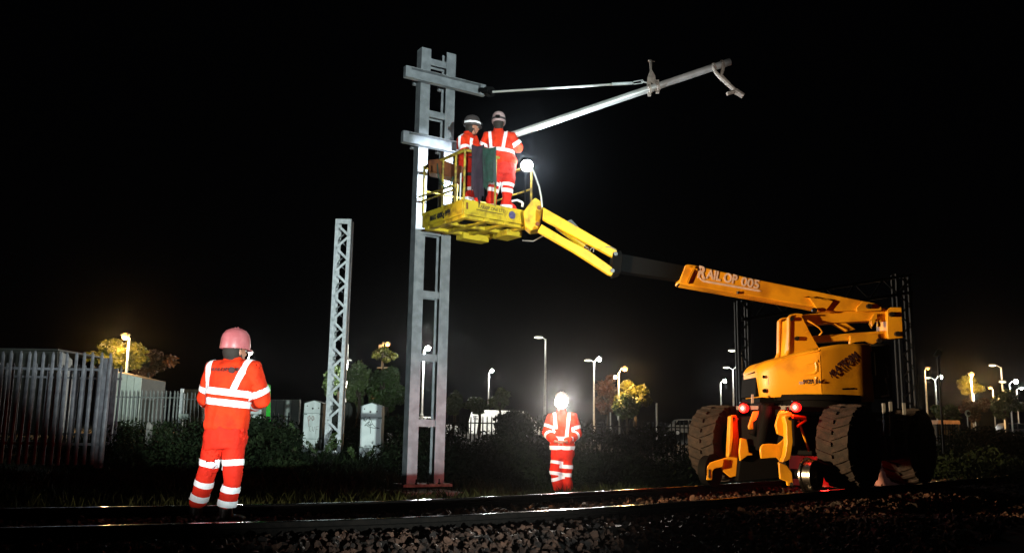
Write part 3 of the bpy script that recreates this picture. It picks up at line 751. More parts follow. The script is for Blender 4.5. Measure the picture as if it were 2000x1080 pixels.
q = at(1283, 820, 50); b = MB(); b.tube([(q.x, 50, 0), (q.x, 50, at(1283, 787, 50).z)], .05, 8); tag(b.build('bollard_post', M['pole']), 'lone thin grey post between the lamp groups', 'post')
# crossarm on timber pole
Yw = 6 * F / (hor(748) - 668); a = at(736, 718, Yw); c = at(757, 718, Yw)
b = MB(); b.bar(a, c, .08, .1); b.bar(at(744, 673, Yw), at(744, 690, Yw), .25, .3); tag(b.build('crossarm', M['poled']), 'timber crossarm and transformer can on the pole left of the steel mast', 'crossarm')

# ------------------------------------------------------------------ dark gantry behind the machine
T = thing('dark_gantry', (at(1458, 800, 30).x, 30, 0), 'dark steel portal gantry barely visible behind the machine', 'gantry')
for (p0, p1, y0, yb) in ((1448, 1468, 588, 830), (1768, 1792, 535, 830)):
    b = MB(); A = at(p0, yb, 30); B = at(p1, yb, 30); zt = at(p0, y0, 30).z
    for xx in (A.x, B.x):
        b.box((xx, 30, zt / 2), (.1, .1, zt)); b.box((xx, 30.35, zt / 2), (.1, .1, zt))
    k = 0.0
    while k < zt - .4:
        b.bar((A.x, 30, k), (B.x, 30, k + .35), .02, .05); b.bar((B.x, 30, k + .35), (A.x, 30, k + .7), .02, .05); k += .7
    b.build('upright', M['pald'], T)
b = MB()
for dz in (0, .6):
    b.bar(at(1448, 590, 30) + Vector((0, 0, -dz)), at(1780, 537, 30) + Vector((0, 0, -dz)), .1, .1)
for i in range(12):
    a_ = at(1448, 590, 30).lerp(at(1780, 537, 30), i / 12); c_ = at(1448, 590, 30).lerp(at(1780, 537, 30), (i + 1) / 12)
    b.bar(a_ + Vector((0, 0, -.6 * (i % 2))), c_ + Vector((0, 0, -.6 * ((i + 1) % 2))), .03, .06)
b.build('beam', M['pald'], T)
T = thing('warning_sign', at(1830, 700, 24), 'dim tilted sign hanging in the dark right of the machine', 'sign')
b = MB(); b.pprism([(1823, 695), (1832, 681), (1842, 688), (1832, 697)], 24, .03); b.build('board', M['cabs'], T)
b = MB(); b.tube([at(1832, 697, 24.1), Vector((at(1832, 697, 24.1).x, 24.1, 0))], .03, 6); b.build('pole', M['pald'], T)

KY = .92
# ------------------------------------------------------------------ tall twin-channel steel mast
YAW = R(32); e = Vector((math.cos(YAW), math.sin(YAW), 0)); f = Vector((math.sin(YAW), -math.cos(YAW), 0))
LC = at(799, 947, 15.45); zb = LC.z; LC = Vector((LC.x, LC.y, 0)); RC = LC + e * .475
ztL = at(832, 98, 15.45).z; ztR = at(880, 108, 15.72).z
MT = thing('steel_mast', (LC.x + e.x * .24, LC.y + e.y * .24, zb), 'tall twin column steel mast with batten plates, lit white beside the basket', 'mast')
def boxm(b, c, ex, fy, hz): return b.box(c, (ex, fy, hz), Matrix((e, -f, Vector((0, 0, 1)))).transposed())
for C_, zt, sg in ((LC, ztL, -1), (RC, ztR, 1)):
    b = MB(); hz = zt - zb; mz = Vector((0, 0, (zt + zb) / 2))
    boxm(b, C_ + e * sg * .082 + mz, .012, .176, hz)
    boxm(b, C_ + f * .082 - e * sg * .006 + mz, .164, .012, hz)
    boxm(b, C_ - f * .082 - e * sg * .006 + mz, .164, .012, hz)
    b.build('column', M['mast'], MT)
ys = [128, 228, 455, 577, 699, 826]
for y in ys:
    z = at(838, y, 15.6).z
    b = MB(); c = (LC + RC) / 2 + Vector((0, 0, z))
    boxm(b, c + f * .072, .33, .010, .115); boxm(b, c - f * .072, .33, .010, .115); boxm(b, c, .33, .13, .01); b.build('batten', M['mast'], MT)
b = MB(); boxm(b, (LC + RC) / 2 + Vector((0, 0, zb + .0)), .86, .38, .045); b.build('base_plate', mat('weathered_base_plate', (.30, .22, .18), .8, 0, (.14, .09, .07), 8), MT, bevel=.006)
for sx in (-.42, -.2, .0, .2, .42):
    b = MB(); c = (LC + RC) / 2 + e * sx + f * .17 + Vector((0, 0, zb + .05)); b.tube([c - Vector((0, 0, .16)), c + Vector((0, 0, .05))], .012, 6); b.box(c - Vector((0, 0, .02)), (.04, .04, .025)); b.build('bolt', M['rust'], MT)
b = MB(); boxm(b, (LC + RC) / 2 + Vector((0, 0, zb - .3)), 1.0, .8, .42); b.build('foundation', M['conc'], MT, bevel=.02)
def cbeam(e0, e1, z, name):
    b = MB(); c = LC + e * ((e0 + e1) / 2) + f * .16; L = e1 - e0
    boxm(b, c + Vector((0, 0, z)) - f * .045, L, .01, .19)
    boxm(b, c + Vector((0, 0, z + .09)), L, .1, .01); boxm(b, c + Vector((0, 0, z - .09)), L, .1, .01)
    boxm(b, c + Vector((0, 0, z)) - e * (L / 2 - .05) + f * .0, .1, .09, .17)
    boxm(b, c + Vector((0, 0, z)) + e * (L / 2 - .05) + f * .0, .1, .09, .17)
    b.build(name, M['mast'], MT)
zt1 = at(787, 146, 15.2).z; zt2 = at(780, 272, 15.2).z
cbeam(-.42, 1.10, zt1, 'cross_beam'); cbeam(-.42, .66, zt2, 'cross_beam')
for zz in (zt1, zt2):
    for s in (0, .475):
        b = MB(); c = LC + e * s - f * .13 + Vector((0, 0, zz)); boxm(b, c, .26, .06, .14); b.build('clamp', M['mast'], MT)

# cantilever: tie rod, tube, fittings
beam_end = LC + e * 1.12 + f * .16 + Vector((0, 0, zt1))
CT = thing('cantilever_arm', (at(1010, 268, 15.0).x, 15.0, 0), 'long pale cantilever tube with tie rod reaching out right from the steel mast', 'cantilever')
S0 = at(892, 301, 15.0); S1 = at(1426, 121, 15.0)
b = MB(); b.tube([S0, S1], .058, 20); b.build('tube', M['alu'], CT)
b = MB(); b.tube([beam_end - e * .1, beam_end + (at(962, 181, 15.7) - beam_end)], [.05, .05], 12); ins = b.build('insulator', M['blk'], CT)
I0 = beam_end; I1 = at(962, 180, 15.7)
for k in range(5):
    c = I0.lerp(I1, .2 + .15 * k); b = MB(); b.lathe([(.03, -.012), (.085, -.004), (.085, .004), (.03, .012)], c, I1 - I0, 16); b.build('insulator_disc', M['blk'], ins)
K1 = at(1235, 163, 15.0)
b = MB(); b.tube([I1, K1], .019, 10); b.build('tie_rod', M['alu'], CT)
b = MB(); b.tube([at(1195, 165, 15.05), K1], .026, 10); b.tube([K1, at(1238, 160, 15), at(1255, 157, 15), at(1258, 160, 15), at(1254, 163, 15), at(1238, 165, 15), K1], .008, 6); b.tube([at(1252, 160, 15), at(1268, 163, 15)], .012, 6); b.build('turnbuckle', M['galv'], CT)
fm = mat('cast_bracket_metal', (.50, .43, .36), .45, .15, (.3, .25, .21), 20)
b = MB(); b.pprism([(1269, 121), (1266, 117), (1270, 116), (1274, 118), (1273, 136), (1280, 148), (1283, 175), (1276, 176), (1275, 160), (1270, 160), (1270, 176), (1263, 176), (1265, 150), (1270, 137)], 14.96, .07)
b.tube([at(1273, 120, 14.98), at(1279, 121, 14.98)], .008, 6); b.build('stanchion', fm, CT, bevel=.006)
for px in (1266, 1282):
    t_ = (px - 892) / (1426 - 892); c = S0.lerp(S1, t_); b = MB(); b.lathe([(.06, -.028), (.078, -.02), (.078, .02), (.06, .028)], c, S1 - S0, 20); b.bar(c - Vector((0, 0, .12)), c + Vector((0, 0, .1)), .05, .05); b.build('clamp', fm, CT)
c = S0.lerp(S1, (1310 - 892) / 534)
b = MB()
b.tube([at(1392, 129, 14.95), at(1397, 141, 14.95), at(1406, 151, 14.95), at(1438, 180, 14.95)], [.025, .03, .035, .035], 8)
b.tube([at(1411, 124, 14.95), at(1412, 137, 14.95), at(1408, 149, 14.95), at(1438, 180, 14.95)], [.02, .03, .035, .035], 8)
b.tube([at(1436, 178, 14.95), at(1452, 188, 14.95)], [.05, .045], 10)
b.tube([at(1420, 184, 14.9), at(1440, 177, 14.95)], [.03, .035], 8); b.build('hook_bracket', fm, CT)
for px in (1394, 1411):
    c = S0.lerp(S1, (px - 892) / 534); b = MB(); b.lathe([(.06, -.02), (.074, -.014), (.074, .014), (.06, .02)], c, S1 - S0, 20); b.build('clamp', fm, CT)

# ================================================================== MACHINE
tdir = tang(4.3); ndir = Vector((-tdir.y, tdir.x, 0)); Zv = Vector((0, 0, 1))
RA = off(3.6, .72)                      # rear rail axle on the track centre
MC = thing('access_platform_machine', (RA.x + tdir.x * 1.8, RA.y + tdir.y * 1.8, 0), 'yellow road rail boom lift with four big tyres raising a basket beside the mast', 'boom lift')
def mp(t, n, z): return RA + tdir * t + ndir * n + Zv * z
def mbox(b, t, n, z, lt, ln, lz): return b.box(mp(t, n, z), (lt, ln, lz), Matrix((tdir, ndir, Zv)).transposed())
# tyres
for (t, n) in ((.74, .93), (.74, -.93), (2.62, .93), (2.62, -.93)):
    c = mp(t, n, .74); sg = 1 if n > 0 else -1; r_ = .53
    b = MB(); b.lathe([(.27, -.19), (.36, -.215), (.50, -.2), (r_ - .03, -.17), (r_ - .03, .17), (.50, .2), (.36, .215), (.27, .19)], c, ndir, 40); b.f = [q for q in b.f if len(q) == 4]
    ty = b.build('tyre', M['tyre'] if n < 0 or t < 2 else M['tyred'], MC)
    lg = MB()
    for k in range(22):
        for s in (-1, 1):
            a_ = 2 * math.pi * (k + (.5 if s > 0 else 0)) / 22
            P = []
            for (w_, da, dr) in ((.0, .10, .03), (.10, .04, .03), (.20, -.04, .0), (.225, -.05, -.06)):
                for dd in (-.045, .045):
                    ang = a_ + da + dd
                    for rr in (r_ - .06 + min(0, dr), r_ - .014 + dr * .3 + min(0, dr) * .6):
                        P.append(c + ndir * s * w_ + (tdir * math.cos(ang) + Zv * math.sin(ang)) * rr)
            fcs = []
            for i in range(3):
                o = i * 4; q = o + 4
                fcs += [(o + 1, q + 1, q + 3, o + 3), (o, o + 1, q + 1, q) if s > 0 else (q, q + 1, o + 1, o), (o + 3, o + 2, q + 2, q + 3) if s > 0 else (q + 3, q + 2, o + 2, o + 3)]
            fcs += [(0, 1, 3, 2), (12, 14, 15, 13)]
            lg.add(P, fcs)
    lg.build('tread', M['tyre'], ty)['kind'] = 'stuff'
    b = MB(); b.lathe([(.01, sg * .06), (.12, sg * .06), (.14, sg * .1), (.24, sg * .08), (.285, sg * .19), (.285, -sg * .17), (.01, -sg * .17)], c, ndir, 28); b.build('rim', M['blk'], ty)
# chassis
b = MB(); mbox(b, 1.7, 0, .9, 2.8, .85, .4); mbox(b, .74, 0, .74, .3, 1.4, .26); mbox(b, 2.62, 0, .74, .3, 1.4, .26); mbox(b, 1.7, 0, 1.16, 1.5, 1.5, .08); b.build('chassis', M['blk'], MC, bevel=.02)
b = MB(); b.lathe([(.5, 0), (.5, .16), (.6, .16), (.6, .24), (.45, .24), (.45, 0)], mp(1.8, 0, 1.18), (0, 0, 1), 32); b.build('slew_ring', M['blk'], MC)
b = MB()
for n in (-.75, -.45): b.bar(mp(1.55, -1.05, .6), mp(1.55, -1.05, 1.3), .04, .03); break
for t in (1.6, 2.05): b.bar(mp(t, -1.12, .62), mp(t, -1.12, 1.32), .035, .035)
for z in (.75, .95, 1.15): b.bar(mp(1.6, -1.12, z), mp(2.05, -1.12, z), .05, .02)
b.build('ladder', M['mast'], MC)
b = MB(); mbox(b, 1.85, -.7, .72, .7, .4, .35); b.build('tank', M['dark'], MC, bevel=.02)
# tail beam and lamps
b = MB(); b.bar(at(1440, 796, 13.0), at(1560, 796, 12.3), .05, .05); b.bar(at(1535, 798, 12.4), at(1700, 800, 12.6), .06, .05); b.build('tail_beam', M['dark'], MC)
for (px, py, Y) in ((1453, 797, 12.85), (1555, 795, 12.25)):
    c = at(px, py, Y); b = MB(); b.lathe([(.01, -.03), (.055, -.03), (.06, .02), (.05, .035), (.01, .035)], c, -tdir, 18); tl = b.build('tail_lamp', M['red'], MC)
    b = MB(); b.ell(c - tdir * .035, (.026, .026, .026), n=12, m_=8); b.build('bulb', M['redc'], tl)
    b = MB(); b.bar(c + Vector((-.05, 0, .075)), c + Vector((.05, 0, .075)), .06, .015); b.build('bracket', M['dark'], MC)
    point('tail_light', c - tdir * .22, 7, (1, .02, .015), .05)
    spot('tail_beam', c - tdir * .12, (-1.5, 14.2, .1), 130, 44, (1, .05, .05), .7, .05)
point('front_red_light', mp(1.75, -.1, .40), 10, (1, .02, .015), .05)
b = MB(); mbox(b, 2.0, .1, .36, .04, .9, .42); b.build('red_spill_plate', mat('red_spill_paint', (.3, .08, .06), .7), MC)  # plate added in the tyre gap, painted red for the red spill
b = MB(); mbox(b, 3.9, .1, .34, .05, 1.2, .5); b.build('rail_guard', mat('red_guard_plate', (.3, .1, .08), .6), MC, bevel=.01)
# rear rail gear
def plate(poly, Y, dep, mt='yel', name='rail_gear_arm', bev=.008):
    b = MB(); b.pprism(poly, Y, dep); return b.build(name, M[mt], MC, bevel=bev)
plate([(1427, 813), (1430, 810), (1437, 810), (1440, 813), (1441, 825), (1443, 853), (1442, 887), (1438, 930), (1427, 932), (1413, 921), (1407, 912), (1407, 897), (1423, 892), (1429, 880), (1432, 853), (1428, 823)], 12.95, .05)
b = MB(); b.pprism([(1427, 813), (1431, 811), (1432, 853), (1428, 882), (1423, 892)], 12.9, .16); b.build('rail_gear_flange', M['yel'], MC, bevel=.004)
plate([(1407, 897), (1388, 903), (1382, 910), (1380, 917), (1380, 937), (1391, 937), (1392, 920), (1396, 915), (1412, 912), (1415, 896)], 12.9, .06, name='rail_guard_iron')
b = MB(); b.pprism([(1384, 916), (1387, 916), (1387, 929), (1389, 929), (1385.6, 934), (1382.5, 929), (1384, 929)], 12.893, .005); b.build('arrow', M['printk'], MC)
plate([(1447, 855), (1458, 857), (1461, 868), (1463, 883), (1470, 885), (1470, 889), (1460, 890), (1446, 900), (1444, 880)], 12.78, .06)
plate([(1472, 803), (1484, 802), (1477, 820), (1471, 824), (1472, 838), (1463, 838), (1462, 832), (1466, 820)], 12.52, .05)
plate([(1532, 814), (1535, 810), (1543, 810), (1546, 814), (1549, 863), (1544, 896), (1538, 900), (1528, 902), (1534, 888), (1537, 866), (1536, 830)], 12.05, .14)
plate([(1485, 880), (1486, 873), (1491, 867), (1503, 866), (1520, 867), (1534, 855), (1537, 870), (1534, 888), (1527, 902), (1517, 893), (1487, 895)], 12.25, .05)
plate([(1521, 902), (1537, 908), (1547, 922), (1550, 948), (1538, 948), (1537, 940), (1524, 935)], 12.1, .05, name='rail_guard_iron')
plate([(1525, 801), (1545, 804), (1548, 808), (1546, 812), (1534, 812), (1532, 820), (1534, 853), (1519, 847), (1515, 830), (1521, 808)], 12.2, .06)
for (px, py, Y) in ((1542, 817, 12.04), (1433, 817, 12.94), (1545, 945, 12.09)):
    b = MB(); b.lathe([(.001, -.01), (.022, -.01), (.022, .02), (.001, .02)], at(px, py, Y), (0, -1, 0), 12); b.build('pin', M['steel'], MC)
b = MB(); b.tube([at(1440, 818, 13.0), at(1462, 820, 13.05)], .022, 8); b.tube([at(1452, 845, 13), at(1468, 818, 13)], .02, 8); b.tube([at(1548, 813, 12.2), at(1572, 816, 12.3)], .025, 8); b.tube([at(1558, 832, 12.2), at(1574, 820, 12.3)], .018, 8); b.tube([at(1560, 822, 12.3), at(1580, 880, 12.5)], .016, 8)
b.build('linkage', M['yel'], MC)
b = MB(); b.pprism([(1486, 785), (1514, 785), (1516, 850), (1510, 866), (1488, 866), (1484, 850)], 12.6, .5); b.pprism([(1455, 868), (1500, 850), (1520, 890), (1522, 935), (1440, 940), (1444, 905)], 12.85, .3)
b.tube([at(1500, 790, 12.5), at(1486, 880, 12.6)], [.08, .07], 14); b.tube([at(1470, 850, 12.8), at(1488, 800, 12.8)], .05, 12); b.build('rail_axle_housing', M['blk'], MC, bevel=.015)
b = MB(); b.tube([mp(.12, -.45, .40), mp(.12, -.7, .40)], .06, 14); b.build('rail_axle', M['blk'], MC)
for t in (.12, 3.5):
    for n, sg in ((.72, 1), (-.72, -1)):
        c = mp(t, n, .2 + .19); b = MB(); b.lathe([(.03, sg * .07), (.12, sg * .05), (.15, sg * .06), (.19, sg * .06), (.19, -sg * .045), (.215, -sg * .05), (.215, -sg * .07), (.03, -sg * .07)], c, ndir, 32); b.build('rail_wheel', M['blk' if n > 0 else 'steel'], MC)
# front axle mudguard / drive hub hints
# turntable body : lofted hood and side panel
def loft_body(stations, rt_=.14, back=15.05):
    V = []; Fc = []; n = None
    for (px, yt, yb, Yf) in stations:
        top = at(px, yt, Yf); bot = at(px, yb, Yf); x = top.x; Yf = Yf * KY
        zt, z0_ = top.z, bot.z; Yb = back * KY - (Yf - 13.45 * KY) * .9; ring = []
        r_ = min(rt_, (zt - z0_) * .4)
        ring.append((x, Yf + .02, z0_)); ring.append((x, Yf, z0_ + .03)); ring.append((x, Yf, z0_ + (zt - z0_) * .45))
        for k in range(6):
            a_ = math.pi / 2 * k / 5; ring.append((x, Yf + r_ - r_ * math.cos(a_), zt - r_ + r_ * math.sin(a_)))
        for k in range(6):
            a_ = math.pi / 2 * (1 - k / 5); ring.append((x, Yb - r_ + r_ * math.cos(a_), zt - r_ + r_ * math.sin(a_)))
        ring.append((x, Yb, z0_)); n = len(ring); V += ring
    for i in range(len(stations) - 1):
        for k in range(n):
            k2 = (k + 1) % n; Fc.append((i * n + k, (i + 1) * n + k, (i + 1) * n + k2, i * n + k2))
    Fc.append(tuple(range(n))); Fc.append(tuple((len(stations) - 1) * n + k for k in range(n - 1, -1, -1)))
    b = MB(); b.v = V; b.f = Fc; return b
hood = loft_body([(1475, 728, 729, 13.95), (1479, 720, 733, 13.86), (1487, 711, 775, 13.78), (1494, 707, 776, 13.74), (1505, 703, 776, 13.68), (1520, 699, 775, 13.63), (1540, 692.5, 774, 13.57), (1560, 687, 773, 13.52), (1580, 682, 772.5, 13.47), (1601, 677.5, 772, 13.42), (1603, 677.5, 772, 13.44), (1604, 678, 772, 13.6)])
HD = hood.build('hood', M['yel'], MC, ang=50)
b = MB()
def hY(px): return 13.75 - (px - 1490) / 110 * .33
def strip(b, pts, r=.024): b.tube([at(x, y, hY(x) + .012) for x, y in pts], r, 8)
strip(b, [(1508, 742), (1540, 727), (1570, 713), (1598, 705)])
strip(b, [(1505, 749), (1540, 739), (1575, 731), (1590, 729), (1595, 724), (1595, 715), (1593, 706)])
strip(b, [(1508, 752), (1550, 751), (1588, 750), (1594, 747), (1594, 736)])
strip(b, [(1525, 702), (1560, 693), (1600, 684)], .012)
b.build('pressed_rib', M['yel'], HD)
b = MB(); b.pprism([(1477, 730), (1486, 728), (1486, 774), (1475, 774)], 13.95, .8); b.build('battery_box', M['blk'], MC, bevel=.01)
b = MB(); b.pprism([(1468, 770), (1472, 770), (1472.5, 796), (1467.5, 796)], 13.6, .02); b.build('marker_plate', M['printw'], MC)
b = MB(); b.pprism([(1500, 733.5), (1505, 733), (1505, 751), (1500, 751)], hY(1500) - .012, .01); b.build('sticker', M['printw'], HD)
b = MB(); b.pprism([(1561, 745), (1569, 745), (1569, 750), (1561, 750)], hY(1570) - .012, .01); b.build('sticker', M['printw'], HD)
b = MB(); b.lathe([(.001, 0), (.022, 0), (.022, .015), (.001, .015)], at(1492, 736, 13.73), (-.3, -1, 0), 12); b.lathe([(.001, 0), (.03, 0), (.03, .02), (.001, .02)], at(1493, 763, 13.73), (-.3, -1, 0), 12); b.build('latch', M['blk'], HD)
o_ = at(1569, 749.5, hY(1569)); xd = at(1600, 748.5, hY(1600)) - o_; text('912311-6', 'fleet_number', M['printk'], HD, o_, xd, (0, 0, 1), .062, lift=.014, ext=.001, W=.235, bold=.002)
o_ = at(1550, 750, hY(1550)); text('HIRE', 'small_lettering', M['print'], HD, o_, xd, (0, 0, 1), .026, lift=.012, W=.09)
side = loft_body([(1602, 679, 782, 13.425), (1606, 677, 782.5, 13.425), (1640, 671.5, 783, 13.49), (1670, 670.5, 784, 13.54), (1699, 670.5, 785, 13.58), (1702, 672, 785, 13.64)], .07, 15.0)
SD = side.build('side_panel', M['yel'], MC, ang=50)
o_ = at(1624, 738, 13.455); xd = at(1676, 700, 13.545) - o_; text('PLATFORM', 'lettering', M['print'], SD, o_, xd, at(1610, 720, 13.455) - o_, .115, lift=.0105, shear=.25, ext=.001, W=.53, bold=.004)
b = MB(); b.bar(at(1645, 759.5, 13.49), at(1669, 758.5, 13.53), .01, .022); b.build('vent_slot', M['blk'], SD)
b = MB(); b.pprism([(1640, 784), (1684, 784), (1684, 790), (1640, 790)], 13.6, 1.2); b.build('skirt', M['dark'], MC)
b = MB(); b.pprism([(1484, 776), (1600, 773), (1702, 785), (1702, 794), (1484, 786)], 13.85, 1.0); b.build('turntable_deck', M['blk'], MC)
cc = at(1719, 720, 14.2); zt = at(1719, 673, 14.2).z; zb2 = at(1719, 778, 14.2).z
b = MB(); b.lathe([(.01, 0), (.17, 0), (.17, zt - zb2), (.01, zt - zb2)], (cc.x - .02, 14.2 * KY, zb2), (0, 0, 1), 30); b.build('rear_tank', M['blk'], MC, bevel=.01)
b = MB(); b.pprism([(1697, 686), (1708, 686), (1712, 733), (1700, 732)], 13.6, .5); b.build('vent_cover', M['blk'], MC)
bx = at(1733, 700, 14.1)
for i, (y0, y1) in enumerate(((712, 718), (722, 736), (738, 750), (753, 772))):
    b = MB(); b.tube([at(1730 + (i % 2) * 3, y0, 14.0), at(1733 + (i % 2) * 2, y1, 14.0)], .014, 8); b.build('hydraulic_fitting', M['steel'], MC)
b = MB(); b.bar(at(1722, 774, 14.0), at(1734, 772, 14.0), .1, .02); b.build('step', M['galv'], MC)
# mast posts
pp_ = [(1541, 620), (1545, 615.5), (1551, 614), (1566, 616), (1572, 628), (1583, 650), (1604, 686), (1590, 700), (1526, 706), (1535, 697), (1540, 685)]
for Y in (13.95, 14.43):
    b = MB(); base = [at(x, y, 13.95) for x, y in pp_]; base = [p + Vector((0, Y - 13.95, 0)) for p in base]; b.prism(base, (0, .045, 0)); tw = b.build('turret_post', M['yel'], MC, bevel=.008)
    b = MB(); ed = [at(x, y, 13.95) + Vector((0, Y - 13.95 + .022, 0)) for x, y in ((1527, 705), (1535, 697), (1540, 685), (1541, 620), (1545, 615.5), (1552, 614), (1566, 615))]
    for a_, c_ in zip(ed, ed[1:]): b.bar(a_, c_, .1, .02, (0, 0, 1) if abs((c_ - a_).z) < .02 else (1, 0, 0))
    b.build('edge_flange', M['yel'], tw)
b = MB(); b.prism([at(1545, 622, 14.0), at(1550, 622, 14.0), at(1546, 700, 14.0), at(1541, 700, 14.0)], (0, .45, 0)); b.build('post_web', M['yel'], MC)
for (px, py) in ((1546, 623), (1556, 661)):
    b = MB(); b.lathe([(.001, -.02), (.03, -.02), (.03, .03), (.001, .03)], at(px, py, 13.93), (0, -1, 0), 16); b.build('pivot_pin', M['dark'], MC)
# link arms + knuckle
plate([(1548, 617), (1560, 615), (1735, 601), (1735, 625), (1640, 630), (1562, 636)], 14.08, .24, name='upper_link')
plate([(1572, 657), (1735, 645), (1735, 661), (1580, 669)], 14.08, .24, name='lower_link')
plate([(1627, 631), (1652, 630), (1672, 643), (1655, 647)], 14.12, .12, name='link_stay')
plate([(1733, 604), (1740, 600), (1761, 600), (1764, 660), (1735, 662), (1733, 650)], 14.0, .4, name='knuckle')
plate([(1660, 655), (1716, 651), (1716, 668), (1706, 672), (1690, 666), (1672, 668), (1660, 672)], 14.04, .06, name='cylinder_bracket')
plate([(1700, 624), (1708, 612), (1714, 612), (1714, 622), (1704, 638)], 14.02, .05, name='bracket')
plate([(1714, 626), (1720, 626), (1720, 638), (1714, 638)], 14.02, .04, 'lem', name='sticker', bev=0)
for (px, py, Y) in ((1741, 614, 13.98), (1752, 652, 13.98), (1717, 665, 14.02), (1697, 598, 13.94), (1590, 606, 13.94)):
    b = MB(); b.lathe([(.001, -.02), (.036, -.02), (.036, .03), (.001, .03)], at(px, py, Y), (0, -1, 0), 16); b.build('pivot_pin', M['dark'], MC)
b = MB(); b.tube([at(1572, 624, 14.0), at(1585, 630, 13.95), at(1600, 640, 13.92), at(1606, 648, 13.95), at(1600, 655, 14.0)], .012, 6); b.tube([at(1569, 657, 14), at(1571, 650, 13.96), at(1580, 647, 13.95)], .01, 6)
b.tube([at(1700, 624, 13.98), at(1698, 634, 13.95), at(1702, 641, 14.0)], .009, 6); b.build('hydraulic_hose', M['yel'], MC)
# main boom
BM = plate([(1339, 518), (1343, 516.5), (1352, 517), (1470, 544), (1722, 594), (1722, 606), (1626, 608), (1580, 598), (1400, 566.5), (1330, 554), (1326, 551)], 14.02, .34, name='main_boom', bev=.012)
b = MB(); b.pprism([(1575, 580), (1580, 579), (1596, 604), (1604, 609), (1612, 608), (1628, 588), (1616, 584)], 13.97, .05); b.build('boom_lug', M['yel'], BM, bevel=.006)
b = MB(); b.pprism([(1686, 588), (1674, 600), (1673, 608), (1722, 607), (1722, 600), (1712, 593)], 13.96, .05); b.build('boom_lug', M['yel'], BM, bevel=.006)
b = MB(); b.bar(at(1356, 521, 14.0), at(1342, 553, 14.0), .03, .03); b.bar(at(1344, 521, 14.0), at(1362, 527, 14.0), .02, .02); b.build('boom_collar', M['yel'], BM)
b = MB(); b.tube([at(1328, 553, 14.1), at(1322, 560, 14.1)], .015, 6); b.tube([at(1441, 569, 14.0), at(1441, 574, 14.0)], .02, 6); b.build('stop_pin', M['dark'], BM)
o_ = at(1362, 541.5, 14.02); xd = at(1482, 566, 14.02) - o_
ydir = at(1358, 522, 14.02) - o_
text('R', 'lettering', M['printw'], BM, o_, xd, ydir, .18, lift=.006, ext=.003, W=.12, bold=.006); o2 = o_ + xd.normalized() * .125
text('AIL OP', 'lettering', M['printw'], BM, o2 + Vector((0, 0, .015)), xd, ydir, .140, lift=.006, ext=.003, W=.46, bold=.004)
o3 = at(1446, 557, 14.02); text('005', 'lettering', M['printw'], BM, o3, xd, ydir, .13, lift=.006, ext=.002, W=.27, bold=.003)
b = MB(); b.pprism([(1366, 538), (1370, 545), (1375, 547), (1482, 566), (1488, 569), (1480, 569.5), (1374, 551), (1367, 546)], 14.012, .004); b.build('swoosh', M['printw'], BM)
# telescopic section
plate([(1206, 494), (1345, 520), (1335, 548), (1206, 529)], 14.08, .22, 'blk', 'telescopic_boom')
plate([(1197, 494), (1213, 489), (1217, 500), (1213, 532), (1199, 537), (1195, 520)], 14.0, .36, 'blk', 'jib_knuckle')
# jib
plate([(1061, 405), (1130, 444), (1204, 487), (1207, 494), (1203, 502), (1196, 502), (1120, 461), (1060, 428)], 14.02, .1, 'lem', 'jib_upper_arm')
plate([(1061, 405), (1130, 444), (1204, 487), (1207, 494), (1203, 502), (1196, 502), (1120, 461), (1060, 428)], 14.27, .1, 'lem', 'jib_upper_arm')
plate([(1058, 438), (1100, 463), (1148, 488), (1197, 523), (1198, 532), (1195, 538), (1188, 536), (1120, 492), (1050, 452)], 14.02, .1, 'lem', 'jib_lower_arm')
plate([(1058, 438), (1100, 463), (1148, 488), (1197, 523), (1198, 532), (1195, 538), (1188, 536), (1120, 492), (1050, 452)], 14.27, .1, 'lem', 'jib_lower_arm')
b = MB(); b.tube([at(1089, 441, 14.2), at(1142, 481, 14.2)], .055, 14); b.build('jib_cylinder', M['lem'], MC)
b = MB(); b.tube([at(1070, 428, 14.2), at(1089, 441, 14.2)], .025, 10); b.build('cylinder_rod', M['steel'], MC)
b = MB(); b.tube([at(1142, 481, 14.2), at(1150, 487, 14.2)], .03, 10); b.build('cylinder_clevis', M['steel'], MC)
for (px, py) in ((1202, 496), (1196, 529)):
    b = MB(); b.lathe([(.001, -.01), (.03, -.01), (.03, .03), (.001, .03)], at(px, py, 14.0), (0, -1, 0), 16); b.build('pivot_pin', M['steel'], MC)
b = MB(); b.tube([at(1183, 482, 14.0), at(1195, 483, 13.98), at(1204, 489, 14)], .007, 6); b.tube([at(1152, 490, 14), at(1155, 485, 13.96), at(1160, 484, 13.96), at(1159, 492, 14)], .007, 6)
b.tube([at(1105, 435, 14.4), at(1115, 431, 14.4), at(1128, 445, 14.4)], .02, 6); b.tube([at(1020, 470, 14.7), at(1042, 471, 14.7), at(1062, 460, 14.6)], .01, 6); b.build('hydraulic_hose', M['mast'], MC)

